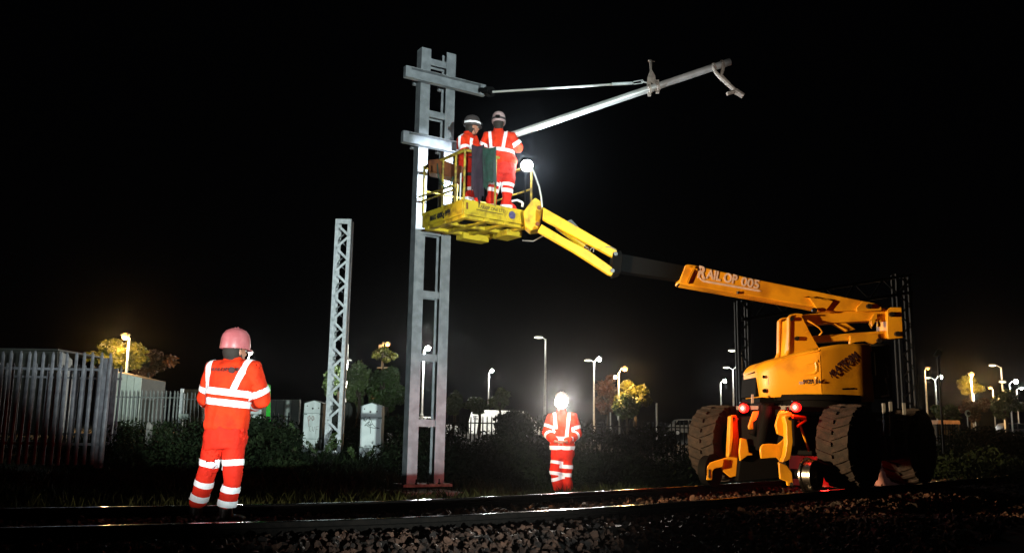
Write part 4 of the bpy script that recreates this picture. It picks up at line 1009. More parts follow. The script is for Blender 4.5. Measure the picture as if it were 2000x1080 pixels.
# ------------------------------------------------------------------ basket
C0 = at(905, 418, 14.0); z0 = C0.z; A_ = Vector((.81, .586, 0)).normalized(); B_ = Vector((-A_.y, A_.x, 0)); LA, LB = 1.26, 1.2
def bk(a, b_, z): return Vector((C0.x, C0.y, 0)) + A_ * a + B_ * b_ + Zv * (z0 + z)
BR = Matrix((A_, B_, Zv)).transposed()
BK = MB(); BK.box(bk(LA / 2, LB / 2, .03), (LA - .02, LB - .02, .03), BR); BK = BK.build('basket_floor', M['dirty2'], MC)
for (a, b_, la, lb, nm) in ((LA / 2, .0, LA, .03, 'toe_board'), (LA / 2, LB, LA, .03, 'toe_board'), (0, LB / 2, .03, LB - .03, 'toe_board'), (LA, LB / 2, .03, LB - .03, 'toe_board')):
    b = MB(); b.box(bk(a, b_, .115), (la, lb, .23), BR); o = b.build(nm, M['dirty'], MC, bevel=.006)
    if b_ == 0: TB = o
    if a == 0: TL = o
for k in range(4):
    b = MB(); b.box(bk(LA * (.06 + .29 * k), LB / 2, -.015), (.09, LB - .04, .06), BR); b.build('floor_rib', M['dirty'], MC, bevel=.006)
for k in range(3):
    b = MB(); b.box(bk(LA / 2, LB * (.08 + .42 * k), -.018), (LA - .04, .1, .05), BR); b.build('floor_rib', M['dirty'], MC, bevel=.006)
b = MB(); b.box(bk(LA * .72, LB * .93, -.06), (.5, .22, .1), BR); b.build('floor_rib', M['dirty'], MC, bevel=.006)
b = MB(); b.box(bk(LA * .95, LB * .45, -.06), (.3, .4, .1), BR); b.build('pivot_bracket', M['dirty'], MC, bevel=.01)
o_ = bk(-.016, LB * .78, .055); text('MAX 400Kg PPP/', 'lettering', M['printk'], TL, o_, -B_, (0, 0, 1), .085, lift=.003, ext=.002, W=.60, bold=.003)
o_ = bk(LA * .20, -.016, .13); text('RAILOP.ONE LTD', 'lettering', M['printk'], TB, o_, A_, (0, 0, 1), .05, lift=.003, ext=.001, W=.5)
b = MB(); b.box(bk(LA * .37, -.017, .10), (.5, .004, .01), BR); b.build('underline', M['printk'], TB)
b = MB(); b.lathe([(.001, 0), (.062, 0), (.062, .006), (.001, .006)], bk(LA * .70, -.016, .115), -B_, 24); b.build('badge', M['blue'], TB)
b = MB(); b.box(bk(.05, -.022, .13), (.03, .01, .1), BR); b.build('slot', M['rustbox'], TB)
Rm = M['dirty2']
def rail(a0, b0, z0_, a1, b1, z1, r=.02, name='guard_rail', mt=None):
    b = MB(); b.tube([bk(a0, b0, z0_), bk(a1, b1, z1)], r, 10); return b.build(name, mt or Rm, MC)
HT = .99
for (a, b_) in ((0, .25), (0, .62), (LA, 0), (LA, LB), (0, LB), (LA * .5, LB), (.0, .0), (LA * .45, 0)):
    rail(a, b_, .2, a, b_, HT, .019, 'guard_post')
rail(0, 0, HT, 0, LB, HT, .026); rail(0, LB, HT, LA, LB, HT, .022); rail(LA, 0, HT, LA, LB, HT, .022); rail(0, 0, HT, LA * .5, 0, HT, .022)
rail(-.06, LB * 1.03, .5, 0, .3, .5, .014); rail(0, LB, .6, LA, LB, .6, .014); rail(-.02, .2, .42, -.04, LB, .42, .014); rail(LA, 0, .6, LA, LB, .6, .014)
b = MB(); b.tube([at(854, 320, 14.3), at(856, 345, 14.25), at(868, 368, 14.25), at(880, 362, 14.2), at(885, 345, 14.2)], .011, 6); b.tube([at(856, 360, 14.3), at(866, 361, 14.25), at(880, 350, 14.2)], .006, 6); b.build('cable_loop', M['dgreen'], MC)
b = MB(); b.tube([bk(0.0, .1, .2), bk(0, .1, .65)], .012, 6); b.build('chain', M['galv'], MC)
b = MB(); b.prism([at(836, 312, 14.75), at(856, 310, 14.6), at(905, 325, 14.3), at(900, 352, 14.3), at(858, 340, 14.6), at(836, 335, 14.75)], (0, .3, 0)); b.build('control_box', M['rustbox'], MC, bevel=.02)
b = MB(); b.prism([at(1038, 392, 14.45), at(1046, 386, 14.45), at(1056, 393, 14.45), at(1060, 408, 14.45), at(1056, 430, 14.45), at(1052, 448, 14.45), at(1036, 450, 14.45), at(1026, 442, 14.45), at(1022, 414, 14.45)], (0, .3, 0)); b.build('basket_mount', M['dirty'], MC, bevel=.012)
for (px, py) in ((1053, 406), (1050, 438)):
    b = MB(); b.lathe([(.001, -.01), (.03, -.01), (.03, .03), (.001, .03)], at(px, py, 14.43), (0, -1, 0), 14); b.build('pivot_pin', M['rustbox'], MC)
# draped cloths on the front guard rail
def drape(px0, px1, yt, yb, mt, label, name, seed, a0):
    V = []; Fc = []; nx, nz = 14, 18
    for j in range(nz + 1):
        for i in range(nx + 1):
            u, v = i / nx, j / nz; px = px0 + (px1 - px0) * (u + .05 * math.sin(v * 5 + seed) * v); py = yt + (yb - yt) * v * (1 - .10 * math.sin(u * 6 + seed) - .05 * math.sin(u * 17)) + 4 * math.sin(u * 3.1) * (1 - v)
            Y = 13.93 + (px0 + (px1 - px0) * u - 905) / 124 * .75 + (.022 * math.sin(u * 8 + seed + v * 1.5) + .03 * noise.noise(Vector((u * 2.2, v * 2.5, seed)))) * (.3 + v) - .02
            V.append(at(px, py, Y))
    n = len(V); V += [p + Vector((0, .012, 0)) for p in V]
    for j in range(nz):
        for i in range(nx):
            a_ = j * (nx + 1) + i; q = (a_, a_ + nx + 1, a_ + nx + 2, a_ + 1); Fc.append(q); Fc.append(tuple(n + k for k in reversed(q)))
    b = MB(); b.add(V, Fc); o = b.build(name, mt); tag(o, label, 'cloth'); return o
drape(921, 946, 282, 385, M['purp'], 'dark purple coat hanging on the basket rail between the two workers', 'hanging_coat', 1, 0)
drape(943, 969, 286, 362, M['dgreen'], 'dark green cloth hanging on the basket rail left of the helmeted worker', 'hanging_cloth', 4, 0)

# work lamp on the basket
WL = thing('work_lamp', (at(1028, 404, 14.7).x, 14.7 * KY, z0 + .2), 'blazing white work lamp on a stand at the right end of the basket', 'work lamp')
lc = at(1029, 324, 14.75)
b = MB(); b.tube([(lc.x - .02, lc.y + .09, z0 + .1), (lc.x - .02, lc.y + .07, lc.z - .05)], .014, 8); b.build('stand', M['blk'], WL)
b = MB(); b.lathe([(.01, -.05), (.07, -.05), (.115, .0), (.115, .02), (.01, .02)], lc + Vector((0, .06, 0)), (-.2, -1, -.1), 20); b.build('housing', M['blk'], WL)
b = MB(); b.ell(lc, (.095, .06, .095), n=20, m_=12); b.build('lens', M['work'], WL)
b = MB(); b.tube([at(1040, 330, 14.5), at(1046, 345, 14.45), at(1053, 365, 14.4), at(1057, 385, 14.4), at(1059, 405, 14.4)], .013, 8); b.build('cable', mat('white_cable', (.8, .85, .85), .5), WL)
WC = (.78, .90, 1)
point('work_glow', lc + Vector((0, -.12, 0)), 22, WC, .06)
spot('work_front', lc + Vector((0, -.10, 0)), CAM + Vector((0, 0, 1.0)), 1000, 36, WC, .6, .05)
hp = lc + Vector((.02, .12, .06))
spot('work_beam', hp, hp + Vector((-1, .46, -.50)), 1900, 98, WC, .5, .05)
spot('work_beam', hp, hp + Vector((.72, .10, .55)), 900, 84, WC, .35, .05)
spot('work_beam', hp, hp + Vector((.8, -.35, -.62)), 260, 80, WC, .5, .05)

# ================================================================== PEOPLE
def remesh(mb, vox, smooth_it=4, wr=0, seed=0, wscale=14):
    me = bpy.data.meshes.new('t'); me.from_pydata([tuple(v) for v in mb.v], [], mb.f); me.validate()
    bm = bmesh.new(); bm.from_mesh(me); bmesh.ops.recalc_face_normals(bm, faces=bm.faces); bm.to_mesh(me); bm.free()
    o = bpy.data.objects.new('t', me); col.objects.link(o)
    md = o.modifiers.new('r', 'REMESH'); md.mode = 'VOXEL'; md.voxel_size = vox
    if smooth_it: s = o.modifiers.new('s', 'SMOOTH'); s.iterations = smooth_it; s.factor = .5
    dg = bpy.context.evaluated_depsgraph_get(); r = bpy.data.meshes.new_from_object(o.evaluated_get(dg))
    bpy.data.objects.remove(o)
    if wr:
        r.update(); 
        for v in r.vertices:
            p = v.co; n1 = noise.noise(Vector((p.x * wscale, p.y * wscale, p.z * wscale * .55 + seed)))
            n2 = noise.noise(Vector((p.x * 5 + seed, p.y * 5, p.z * 9)))
            v.co = p + v.normal * (wr * (1 - 2 * abs(n1)) + wr * 1.2 * n2)
    return r
def loft(b, rings, n=18):
    """rings: (center, halfwidth, halfdepth, sidevec, fwdvec)"""
    V = []; Fc = []
    for c, w_, d_, s, ff in rings:
        for k in range(n):
            t = 2 * math.pi * k / n; ct, st = math.cos(t), math.sin(t)
            ct = math.copysign(abs(ct) ** .85, ct); st = math.copysign(abs(st) ** .85, st)
            V.append(Vector(c) + s * ct * w_ + ff * st * d_)
    for i in range(len(rings) - 1):
        for k in range(n):
            k2 = (k + 1) % n; Fc.append((i * n + k, i * n + k2, (i + 1) * n + k2, (i + 1) * n + k))
    Fc.append(tuple(range(n - 1, -1, -1))); Fc.append(tuple((len(rings) - 1) * n + k for k in range(n)))
    b.add(V, Fc)
def clipmesh(me, planes, keep, offset):
    bm = bmesh.new(); bm.from_mesh(me)
    for (co, no) in planes:
        geom = bm.verts[:] + bm.edges[:] + bm.faces[:]
        bmesh.ops.bisect_plane(bm, geom=geom, plane_co=co, plane_no=no, clear_outer=True)
    dl = [f_ for f_ in bm.faces if not keep(f_.calc_center_median(), f_.normal)]
    bmesh.ops.delete(bm, geom=dl, context='FACES')
    bm.normal_update()
    for v in bm.verts: v.co += v.normal * offset
    r = bpy.data.meshes.new('b'); bm.to_mesh(r); bm.free(); return r
def islands(me):
    bm = bmesh.new(); bm.from_mesh(me); seen = set(); out = []
    bm.faces.ensure_lookup_table()
    for f0 in bm.faces:
        if f0.index in seen: continue
        st = [f0]; seen.add(f0.index); comp = []
        while st:
            q = st.pop(); comp.append(q)
            for ed in q.edges:
                for g_ in ed.link_faces:
                    if g_.index not in seen: seen.add(g_.index); st.append(g_)
        if len(comp) < 14: continue
        idx = {}; V = []; Fc = []
        for q in comp:
            r = []
            for v in q.verts:
                if v.index not in idx: idx[v.index] = len(V); V.append(tuple(v.co))
                r.append(idx[v.index])
            Fc.append(r)
        m2 = bpy.data.meshes.new('tape'); m2.from_pydata(V, [], Fc); out.append(m2)
    bm.free(); return out
def hand(b, wrist, dirv, palm_n, size=.09, curl=.5):
    d = Vector(dirv).normalized(); pn = Vector(palm_n); pn = (pn - d * pn.dot(d)).normalized(); s = d.cross(pn)
    c = Vector(wrist) + d * size * .5
    b.box(c, (size, size * .9, size * .34), Matrix((d, s, pn)).transposed())
    for i in range(4):
        ln = size * (.78, .92, .86, .66)[i]; o = Vector(wrist) + d * size * .95 + s * size * (-.34 + .226 * i)
        p1 = o + (d * math.cos(curl * .6) + pn * math.sin(curl * .6)) * ln * .45; p2 = p1 + (d * math.cos(curl * 1.8) + pn * math.sin(curl * 1.8)) * ln * .32; p3 = p2 + (d * math.cos(curl * 2.6) + pn * math.sin(curl * 2.6)) * ln * .25
        b.tube([o - d * .02, o, p1, p2, p3], [.009, .0095, .009, .008, .006], 8)
    o = Vector(wrist) + d * size * .3 - s * size * .4
    b.tube([o, o - s * size * .25 + d * size * .25, o - s * size * .3 + d * size * .6 + pn * size * .15], [.012, .011, .008], 8)

def person(J, face, label, seed, hel, bands, braces, facing_cam=False, hatlamp=None, body_band_z=(), text_back=False, skinhand='glove', hem=None, build=1.0, harness=False, slim=1.0):
    """J: joints in world coords. face: unit vector the chest faces. bands: list (a,b,t) along limb; """
    fv = Vector(face).normalized(); sv = Vector((-fv.y, fv.x, 0)).normalized() * -1   # person's right-hand side vector
    k = build
    root = thing('person', ((J['la'].x + J['ra'].x) / 2, (J['la'].y + J['ra'].y) / 2, min(J['la'].z, J['ra'].z) - .08), label, 'person')
    ss = (J['rs'] - J['ls']); ss.z = 0; ss.normalize(); ff = Vector((ss.y, -ss.x, 0)); 
    if ff.dot(fv) < 0: ff = -ff
    hs = (J['rh'] - J['lh']); hs.z = 0; hs.normalize()
    pel = (J['lh'] + J['rh']) / 2; chest = (J['ls'] + J['rs']) / 2; nk = J['neck']; hd = J['head']
    mid = pel.lerp(chest, .5) + ff * -.01; SW = (J['rs'] - J['ls']).length / 2
    # ---- body under clothes (one continuous surface)
    b = MB()
    loft(b, [(pel - Zv * .06, .12, .09, hs, ff), (pel + Zv * .05, .135, .1, hs, ff), (mid, .12, .09, ss, ff), (chest - Zv * .06, .14, .1, ss, ff), (chest + Zv * .02, SW * .8, .07, ss, ff), (nk, .05, .055, ss, ff)])
    for s in 'lr':
        b.tube([J[s + 's'], J[s + 'e'], J[s + 'w']], [.045, .036, .026], 12)
        b.tube([J[s + 'h'], J[s + 'k'], J[s + 'a']], [.08, .052, .035], 12)
    hf = J.get('hf', fv).normalized(); hr = Vector((hf.y, -hf.x, 0)); HM = Matrix((hr, hf, Zv)).transposed()
    b.tube([nk - Zv * .08, nk, hd - Zv * .04], [.06, .054, .055], 12)
    b.ell(hd, (.075, .095, .115), HM, 20, 14); b.ell(hd - Zv * .06 + hf * .035, (.052, .05, .05), HM, 14, 10)
    b.tube([hd + hf * .085 + Zv * .01, hd + hf * .112 - Zv * .02, hd + hf * .09 - Zv * .03], [.01, .014, .012], 8)
    for sg in (-1, 1): b.ell(hd + hr * sg * .076 - Zv * .005, (.012, .02, .03), HM, 10, 8)
    b.tube([hd + hf * .088 - hr * .022 - Zv * .055, hd + hf * .096 - Zv * .055, hd + hf * .088 + hr * .022 - Zv * .055], .007, 6)
    for s in 'lr':
        dv = (J[s + 'w'] - J[s + 'e']).normalized(); hand(b, J[s + 'w'], J.get(s + 'hd', dv), J.get(s + 'pn', -Zv), .085, .6)
    bmsh = remesh(b, .0075, 2)
    o0 = root.location
    def fin(me, name, mt, parent=root, ang=70):
        me.transform(Matrix.Translation(-o0)); me.name = name; me.materials.clear(); return link(name, me, mt, parent, True, 0, ang)
    body = fin(bmsh, 'body', M['skin'])
    for sg in (-1, 1):
        e_ = MB(); e_.ell(hd + hf * .088 + hr * sg * .032 + Zv * .012, (.009, .006, .007), HM, 10, 8); e_.build('eye', M['wallw'], body)
    # ---- jacket
    b = MB(); hemz = J.get('hem', pel - Zv * .02)
    loft(b, [(hemz, .185 * k, .14 * k, hs, ff), (hemz + Zv * .05, .195 * k, .15 * k, hs, ff), (mid - Zv * .02, .185 * k, .14 * k, ss, ff), (mid + (chest - mid) * .45, .2 * k, .145 * k, ss, ff), (chest - Zv * .09, .215 * k, .14 * k, ss, ff), (chest + Zv * .0, SW + .01, .115, ss, ff), (chest + Zv * .05, SW * .72, .095, ss, ff), (nk - Zv * .0, .075, .08, ss, ff), (nk + Zv * .035, .07, .072, ss, ff)])
    for s in 'lr':
        sh, el, wr_ = J[s + 's'], J[s + 'e'], J[s + 'w']
        b.tube([sh.lerp(chest, .35), sh, sh.lerp(el, .4), el, el.lerp(wr_, .45), wr_ + (el - wr_).normalized() * .01], [.085, .092, .082, .075, .068, .056], 16)
    jk = remesh(b, .012, 3, .013, seed, 9)
    # ---- trousers
    b = MB()
    wz = pel + Zv * .16
    loft(b, [(pel - Zv * .1, .165 * k, .125 * k, hs, ff), (pel - Zv * .02, .18 * k, .14 * k, hs, ff), (wz, .165 * k, .125 * k, hs, ff)])
    for s in 'lr':
        h_, kn, an = J[s + 'h'], J[s + 'k'], J[s + 'a']
        b.tube([h_ + Zv * .03, h_.lerp(kn, .3), kn.lerp(h_, .15), kn.lerp(an, .25), kn.lerp(an, .7), an + (kn - an).normalized() * .075], [.103 * slim, .098 * slim, .080 * slim, .076 * slim, .076 * slim, .072 * slim], 18)
    tr = remesh(b, .012, 3, .017, seed + 9, 7)
    cl = []
    # tape bands by clipping the garment
    def slab(me, c, ax, hw, keepf, off=.006): 
        ax = ax.normalized(); return clipmesh(me, [(c + ax * hw, ax), (c - ax * hw, -ax)], keepf, off)
    tp = []
    for (kind, A, B, t, hw, rad) in bands:
        src = jk if kind == 'j' else tr
        a_, b_ = (J[A] if isinstance(A, str) else A), (J[B] if isinstance(B, str) else B)
        c = a_.lerp(b_, t); tp.append((kind, slab(src, c, b_ - a_, hw, lambda q, n, c=c, rad=rad: (q - c).length < rad)))
    armd = lambda q: False
    def torso_only(q):
        l = (q - chest).dot(ss); return abs(l) < SW + .015 or True
    for (c, ax, hw) in body_band_z:
        def kf(q, n, c=c):
            v = q - c; l = v.dot(ss); dd = v.dot(ff)
            # reject sleeve faces: nearer to arm axis than torso axis
            for s in 'lr':
                for (p0, p1) in ((J[s + 's'], J[s + 'e']), (J[s + 'e'], J[s + 'w'])):
                    seg = p1 - p0; tt = max(0, min(1, (q - p0).dot(seg) / seg.length_squared)); da = (q - (p0 + seg * tt)).length
                    if da < .098 and tt > .12 and abs(l) > .12 and not (abs(dd) > .13 and abs(l) < .16): return False
            return abs(l) < .27 and abs(dd) < .24
        tp.append(('j', slab(jk, c, ax, hw, kf)))
    for (c, ax, hw, lo, hi) in braces:
        tp.append(('j', slab(jk, c, ax, hw, lambda q, n, lo=lo, hi=hi: lo < q.z < hi and abs((q - chest).dot(ff)) < .25)))
    jo = fin(jk, 'jacket', M['orange']); to = fin(tr, 'trousers', M['orange2'])
    for kind, me in tp:
        for mm in islands(me): fin(mm, 'reflective_tape', M['tape'], jo if kind == 'j' else to, 60)
    # ---- boots
    for s in 'lr':
        an = J[s + 'a']; fd = J.get(s + 'fd', ff); fd = Vector((fd.x, fd.y, 0)).normalized(); rr = Vector((fd.y, -fd.x, 0)); BM_ = Matrix((rr, fd, Zv)).transposed(); 
        b = MB(); b.tube([an + Zv * .1, an - Zv * .03], [.058, .055], 12); b.ell(an - Zv * .045 + fd * .05, (.05, .14, .045), BM_, 16, 10); b.ell(an - Zv * .05 + fd * .12, (.05, .06, .035), BM_, 12, 8)
        r_ = remesh(b, .012, 2); bo = fin(r_, 'boot', M['bootm'])
        b = MB(); b.box(an - Zv * .088 + fd * .04, (.095, .28, .022), BM_); b.build('sole', M['blk'], bo, bevel=.008)
    b = MB(); b.ell(hd + Zv * .0 - hf * .02, (.084, .09, .105), HM, 18, 12); b.ell(hd - Zv * .07 - hf * .035, (.066, .055, .05), HM, 14, 8); b.build('hair', M['hair'], body)
    # ---- helmet
    hc = hd + Zv * .045; 
    V = []; n = 24
    prof = [(1.0, -.02), (1.03, 0.0), (1.0, .03), (.98, .065), (.89, .105), (.68, .138), (.36, .157), (.02, .163)]
    b = MB(); P = []
    for (r_, h_) in prof:
        for q in range(n):
            t = 2 * math.pi * q / n; P.append(hc + hr * math.cos(t) * .108 * r_ + hf * math.sin(t) * .132 * r_ + Zv * h_)
    fcs = [];
    for i in range(len(prof) - 1):
        for q in range(n): q2 = (q + 1) % n; fcs.append((i * n + q, i * n + q2, (i + 1) * n + q2, (i + 1) * n + q))
    fcs.append(tuple(range(n - 1, -1, -1))); fcs.append(tuple((len(prof) - 1) * n + q for q in range(n))); b.add(P, fcs)
    hl = b.build('helmet', hel, root, ang=80)
    b = MB(); br = []
    for q in range(n):
        t = 2 * math.pi * q / n; ex = 1.05 + .20 * max(0, math.sin(t)) ** 2
        br.append(hc + hr * math.cos(t) * .108 * 1.04 + hf * math.sin(t) * .132 * ex - Zv * (.018 + .02 * max(0, math.sin(t))))
    b.prism(br, (0, 0, .01)); b.build('brim', hel, hl)
    b = MB(); b.tube([hc + hr * -.02 - hf * .12 + Zv * .06, hc + Zv * .166 + hr * -.02, hc + hf * .12 + Zv * .06 - hr * .02], .006, 6); b.tube([hc + hr * .02 - hf * .12 + Zv * .06, hc + Zv * .166 + hr * .02, hc + hf * .12 + Zv * .06 + hr * .02], .006, 6); b.build('ridge', hel, hl)
    b = MB(); b.tube([hd + hr * .08 + Zv * .02, hd + hr * .06 - Zv * .09 + hf * .04, hd - Zv * .125 + hf * .05, hd - hr * .06 - Zv * .09 + hf * .04, hd - hr * .08 + Zv * .02], .006, 6); b.build('chin_strap', M['harn'], hl)
    if hatlamp:
        b = MB(); pts = [hc + hr * math.cos(t) * .113 + hf * math.sin(t) * .138 + Zv * .025 for t in [2 * math.pi * q / 24 for q in range(25)]]
        for a_, c_ in zip(pts, pts[1:]): b.bar(a_, c_, .006, .03)
        b.build('torch_strap', M['harn'] if hel != M['helk'] else M['tape'], hl)
        b = MB(); b.box(hc + hf * .15 + Zv * .03, (.06, .04, .045), HM); b.build('torch_body', M['blk'], hl, bevel=.006)
        b = MB(); b.box(hc - hf * .148 + Zv * .03, (.07, .03, .05), HM); b.build('battery_pack', M['blk'], hl, bevel=.006)
    # collar
    b = MB(); b.lathe([(.072, 0), (.08, .0), (.07, .05), (.062, .05)], nk + Zv * .01, (0, 0, 1), 20, close=True); b.build('collar', M['orange'], jo)
    if skinhand == 'glove':
        b = MB()
        for s in 'lr':
            dv = (J[s + 'w'] - J[s + 'e']).normalized(); b2 = MB(); b2.tube([J[s + 'w'] - dv * .03, J[s + 'w'] + dv * .03], [.042, .04], 10)
            hand(b2, J[s + 'w'], J.get(s + 'hd', dv), J.get(s + 'pn', -Zv), .092, .6)
            g_ = fin(remesh(b2, .009, 1, 0), 'glove', M['glove'])
            # thicken over the bare hand
            for v in g_.data.vertices: v.co += v.normal * .004
    if harness:
        c = pel + Zv * .14; me = None
        b = MB(); pts = [c + hs * math.cos(t) * .2 + ff * math.sin(t) * .158 for t in [2 * math.pi * q / 20 for q in range(21)]]
        for a_, c_ in zip(pts, pts[1:]): b.bar(a_, c_, .01, .06)
        for s in 'lr':
            h_, kn = J[s + 'h'], J[s + 'k']; c2 = h_.lerp(kn, .32); ax = (kn - h_).normalized(); u_ = ax.cross(ff).normalized(); v_ = ax.cross(u_)
            pts = [c2 + u_ * math.cos(t) * .112 + v_ * math.sin(t) * .112 for t in [2 * math.pi * q / 16 for q in range(17)]]
            for a_, c_ in zip(pts, pts[1:]): b.bar(a_, c_, .01, .05, ax)
        b.ell(pel - hs * .19 + Zv * .05 - ff * .02, (.07, .07, .13), n=12, m_=8)
        b.build('harness', M['harn'], jo)
    return root, jo, dict(ss=ss, ff=ff, chest=chest, pel=pel, mid=mid, SW=SW, hc=hc, hf=hf, hr=hr)

KY = 1.0
# --- lookout man (left, seen from behind)
Y = 7.7
def P(px, py, dy=0, Y0=None): return at(px, py, (Y0 or Y) + dy)
J = dict(head=P(459, 687), neck=P(456, 704, .0), ls=P(420, 722), rs=P(490, 722, -.02), le=P(403, 778, .06), re=P(513, 782, .06), lw=P(424, 790, .33), rw=P(482, 790, .33),
         lh=P(422, 852), rh=P(457, 852), lk=P(405, 916, .02), rk=P(456, 920, .0), la=P(383, 1002, .12), ra=P(441, 1004, .05), hf=Vector((.65, .8, 0)), lfd=Vector((-.3, 1, 0)), rfd=Vector((.75, .6, 0)), hem=P(440, 838))
chest = (J['ls'] + J['rs']) / 2
zc = lambda y: at(445, y, Y).z
b1 = P(445, 766); b2 = P(442, 786)
tilt = Vector((.10, 0, 1)).normalized()
bands = [('j', 'ls', 'le', .68, .024, .13), ('j', 'le', 'lw', .3, .022, .12), ('j', 'rs', 're', .72, .026, .14), ('j', 're', 'rw', .28, .024, .13),
         ('t', 'lh', 'lk', .80, .026, .15), ('t', 'rh', 'rk', .74, .026, .15), ('t', 'lk', 'la', .30, .026, .14), ('t', 'lk', 'la', .62, .026, .14), ('t', 'rk', 'ra', .40, .026, .14), ('t', 'rk', 'ra', .72, .026, .14)]
braces = [(P(413, 740), Vector((1, 0, .0)), .021, zc(762), zc(690)), (P(475, 742), Vector((1, 0, -.36)), .026, zc(768), zc(690))]
p1, j1, inf1 = person(J, (0.05, 1, 0), 'lookout man seen from behind in orange suit and pale helmet standing between the rails', 3, M['help'], bands, braces,
    body_band_z=[(b1, tilt, .028), (b2, tilt, .028)], slim=.87, build=.95)
# lettering on the back : sits just off the jacket
pb = P(414, 724.5, -.165); text('RAILOP.ONE', 'lettering', M['print'], j1, pb, Vector((1, 0, .02)), (0, 0, 1), .042, ext=.004, lift=.004)
b = MB(); b.lathe([(.001, -.012), (.026, -.012), (.026, .01), (.001, .01)], P(453, 722.5, -.165), (0, -1, 0), 20); b.build('badge', M['print'], j1)

# --- man with the head torch
Y = 14.4
J = dict(head=P(1097, 790), neck=P(1097, 804), ls=P(1118, 815), rs=P(1079, 815), le=P(1128, 848, -.02), re=P(1069, 846, -.02), lw=P(1106, 862, -.26), rw=P(1085, 862, -.26),
         lh=P(1108, 884), rh=P(1090, 884), lk=P(1106, 928, -.02), rk=P(1084, 926, -.03), la=P(1111, 966), ra=P(1094, 965, -.02), hf=Vector((0, -1, 0)), hem=P(1098, 878),
         lhd=Vector((-1, -.2, -.1)), rhd=Vector((1, -.2, -.1)))
zc = lambda y: at(1098, y, Y).z
bands = [('j', 'ls', 'le', .62, .026, .13), ('j', 'le', 'lw', .25, .03, .12), ('j', 'rs', 're', .58, .024, .13), ('j', 're', 'rw', .3, .03, .12),
         ('t', 'lh', 'lk', .62, .028, .15), ('t', 'lh', 'lk', .98, .03, .15), ('t', 'rh', 'rk', .45, .025, .12), ('t', 'rh', 'rk', .95, .026, .15), ('t', 'rk', 'ra', .22, .026, .15), ('t', 'lk', 'la', .55, .015, .06)]
braces = [(P(1108, 830), Vector((1, 0, -.12)), .026, zc(862), zc(806)), (P(1084, 826), Vector((1, 0, .1)), .026, zc(838), zc(806))]
p2, j2, inf2 = person(J, (0, -1, 0), 'man in orange suit facing the camera with a dazzling head torch beyond the rails', 12, M['helw'], bands, braces, hatlamp=True,
    body_band_z=[(P(1098, 856), Zv, .03), (P(1098, 874), Zv, .03)], skinhand='skin')
lc = at(1096, 785, Y - .22)
HT_ = thing('head_torch', lc, 'dazzling white head torch worn on the helmet of the man beyond the rails', 'head torch')
b = MB(); b.lathe([(.005, -.06), (.05, -.06), (.10, -.01), (.10, .0), (.005, .0)], lc, (0, -1, 0), 20); b.build('housing', M['blk'], HT_)
b = MB(); b.ell(lc - Vector((0, .02, 0)), (.10, .045, .10), n=20, m_=12); b.build('lens', M['beam'], HT_)
point('head_glow', lc - Vector((0, .16, 0)), 25, (1, .96, .9), .05)
spot('head_beam', lc - Vector((0, .10, 0)), CAM + Vector((0, 0, 1.6)), 4200, 44, (1, .9, .78), .6, .04)

KY = .92
# --- left worker in the basket (profile, facing right)
Y = 14.62
J = dict(head=P(922, 250), neck=P(914, 266), ls=P(922, 272, .16), rs=P(904, 274, -.14), le=P(935, 300, .16), re=P(911, 304, -.2), lw=P(958, 296, .05), rw=P(936, 300, -.05),
         lh=P(914, 328, .09), rh=P(910, 330, -.09), lk=P(928, 376, .1), rk=P(916, 376, -.1), la=P(928, 422, .1), ra=P(912, 424, -.1), hf=Vector((.93, .25, 0)), hem=P(910, 318))
bands = [('j', 'rs', 're', .55, .026, .13), ('j', 're', 'rw', .4, .026, .1), ('t', 'rh', 'rk', .9, .026, .15), ('t', 'lh', 'lk', .9, .026, .15), ('t', 'rk', 'ra', .3, .026, .15)]
zc = lambda y: at(910, y, Y).z
braces = [(P(902, 285, -.1), Vector((.6, -.15, .0)), .022, zc(300), zc(262)), (P(921, 285, -.1), Vector((.8, -.1, .0)), .018, zc(300), zc(275))]
person(J, (.95, .2, 0), 'left worker in the basket seen in profile, orange suit with dark harness', 22, M['helk'], bands, braces, hatlamp=True, body_band_z=[(P(910, 300), Zv, .028)], harness=True)
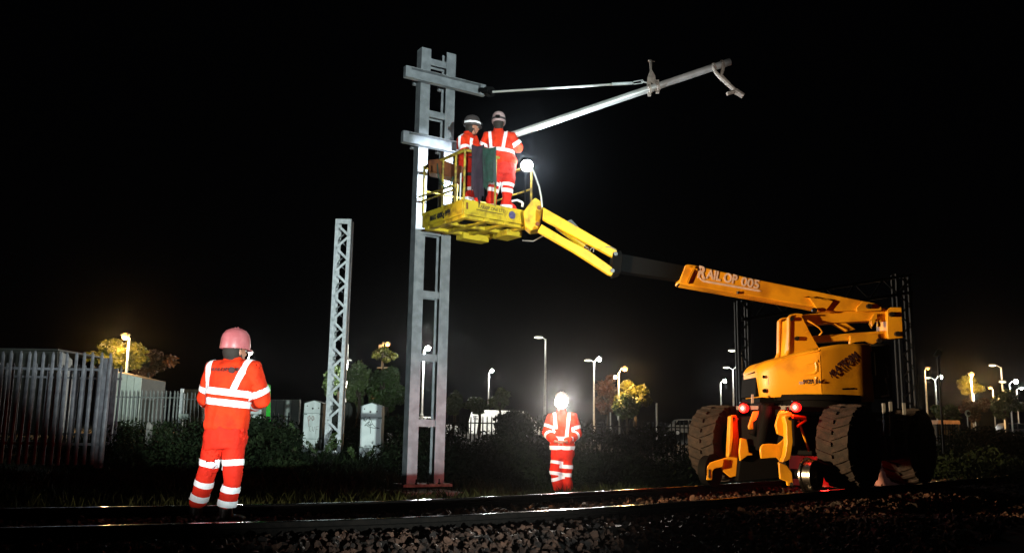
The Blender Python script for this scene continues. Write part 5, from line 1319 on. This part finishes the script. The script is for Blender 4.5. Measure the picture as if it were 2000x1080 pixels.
# --- right worker in the basket (from behind)
Y = 14.66
J = dict(head=P(974, 243), neck=P(973, 257), ls=P(953, 268), rs=P(998, 268), le=P(944, 292, .08), re=P(1013, 290, .05), lw=P(962, 284, .36), rw=P(1003, 276, .36),
         lh=P(974, 330), rh=P(996, 330), lk=P(962, 374, -.02), rk=P(990, 376), la=P(956, 424), ra=P(988, 424, .05), hf=Vector((.1, 1, 0)), hem=P(986, 322), rpn=Vector((0, 0, 1)), lpn=Vector((0, 0, 1)))
zc = lambda y: at(975, y, Y).z
bands = [('j', 'rs', 're', .62, .03, .13), ('j', 're', 'rw', .25, .02, .1), ('j', 'ls', 'le', .6, .026, .12),
         ('t', 'lh', 'lk', .72, .026, .15), ('t', 'lh', 'lk', .98, .028, .15), ('t', 'rh', 'rk', .70, .026, .15), ('t', 'rh', 'rk', .95, .03, .15), ('t', 'lk', 'la', .6, .03, .15), ('t', 'rk', 'ra', .6, .03, .15)]
braces = [(P(958, 275), Vector((1, 0, .12)), .024, zc(300), zc(255)), (P(986, 275), Vector((1, 0, -.14)), .027, zc(300), zc(255))]
person(J, (.05, 1, 0), 'right worker in the basket seen from behind in orange suit, arms raised to the tube', 31, M['helw'], bands, braces, hatlamp=True, body_band_z=[(P(975, 297), Vector((.12, 0, 1)), .028)])
# tool bag at his feet
b = MB(); b.ell(bk(LA * .8, .2, .22), (.11, .1, .15), n=14, m_=8); o = tag(b.build('tool_bag', M['orange2']), 'small orange bag with white straps at the right worker\'s feet', 'bag')
b = MB(); b.tube([at(1000, 393, 14.45), at(1010, 391, 14.4), at(1021, 396, 14.4)], .016, 8); b.tube([at(1021, 396, 14.4), at(1020, 404, 14.4)], .018, 8); b.build('strap', M['tape'], o)

KY = 1.0
# ------------------------------------------------------------------ damp night air
hz = MB(); hz.box((0, 280, 5.5), (820, 700, 14)); o = hz.build('haze', None, smooth=False); o['kind'] = 'stuff'
hm = bpy.data.materials.new('haze'); hm.use_nodes = True; nt = hm.node_tree; nt.nodes.remove(nt.nodes['Principled BSDF'])
pv = nt.nodes.new('ShaderNodeVolumePrincipled'); pv.inputs['Density'].default_value = .0001; pv.inputs['Color'].default_value = (.9, .92, .95, 1); pv.inputs['Anisotropy'].default_value = .965
nt.links.new(pv.outputs[0], nt.nodes['Material Output'].inputs['Volume']); o.data.materials.append(hm)
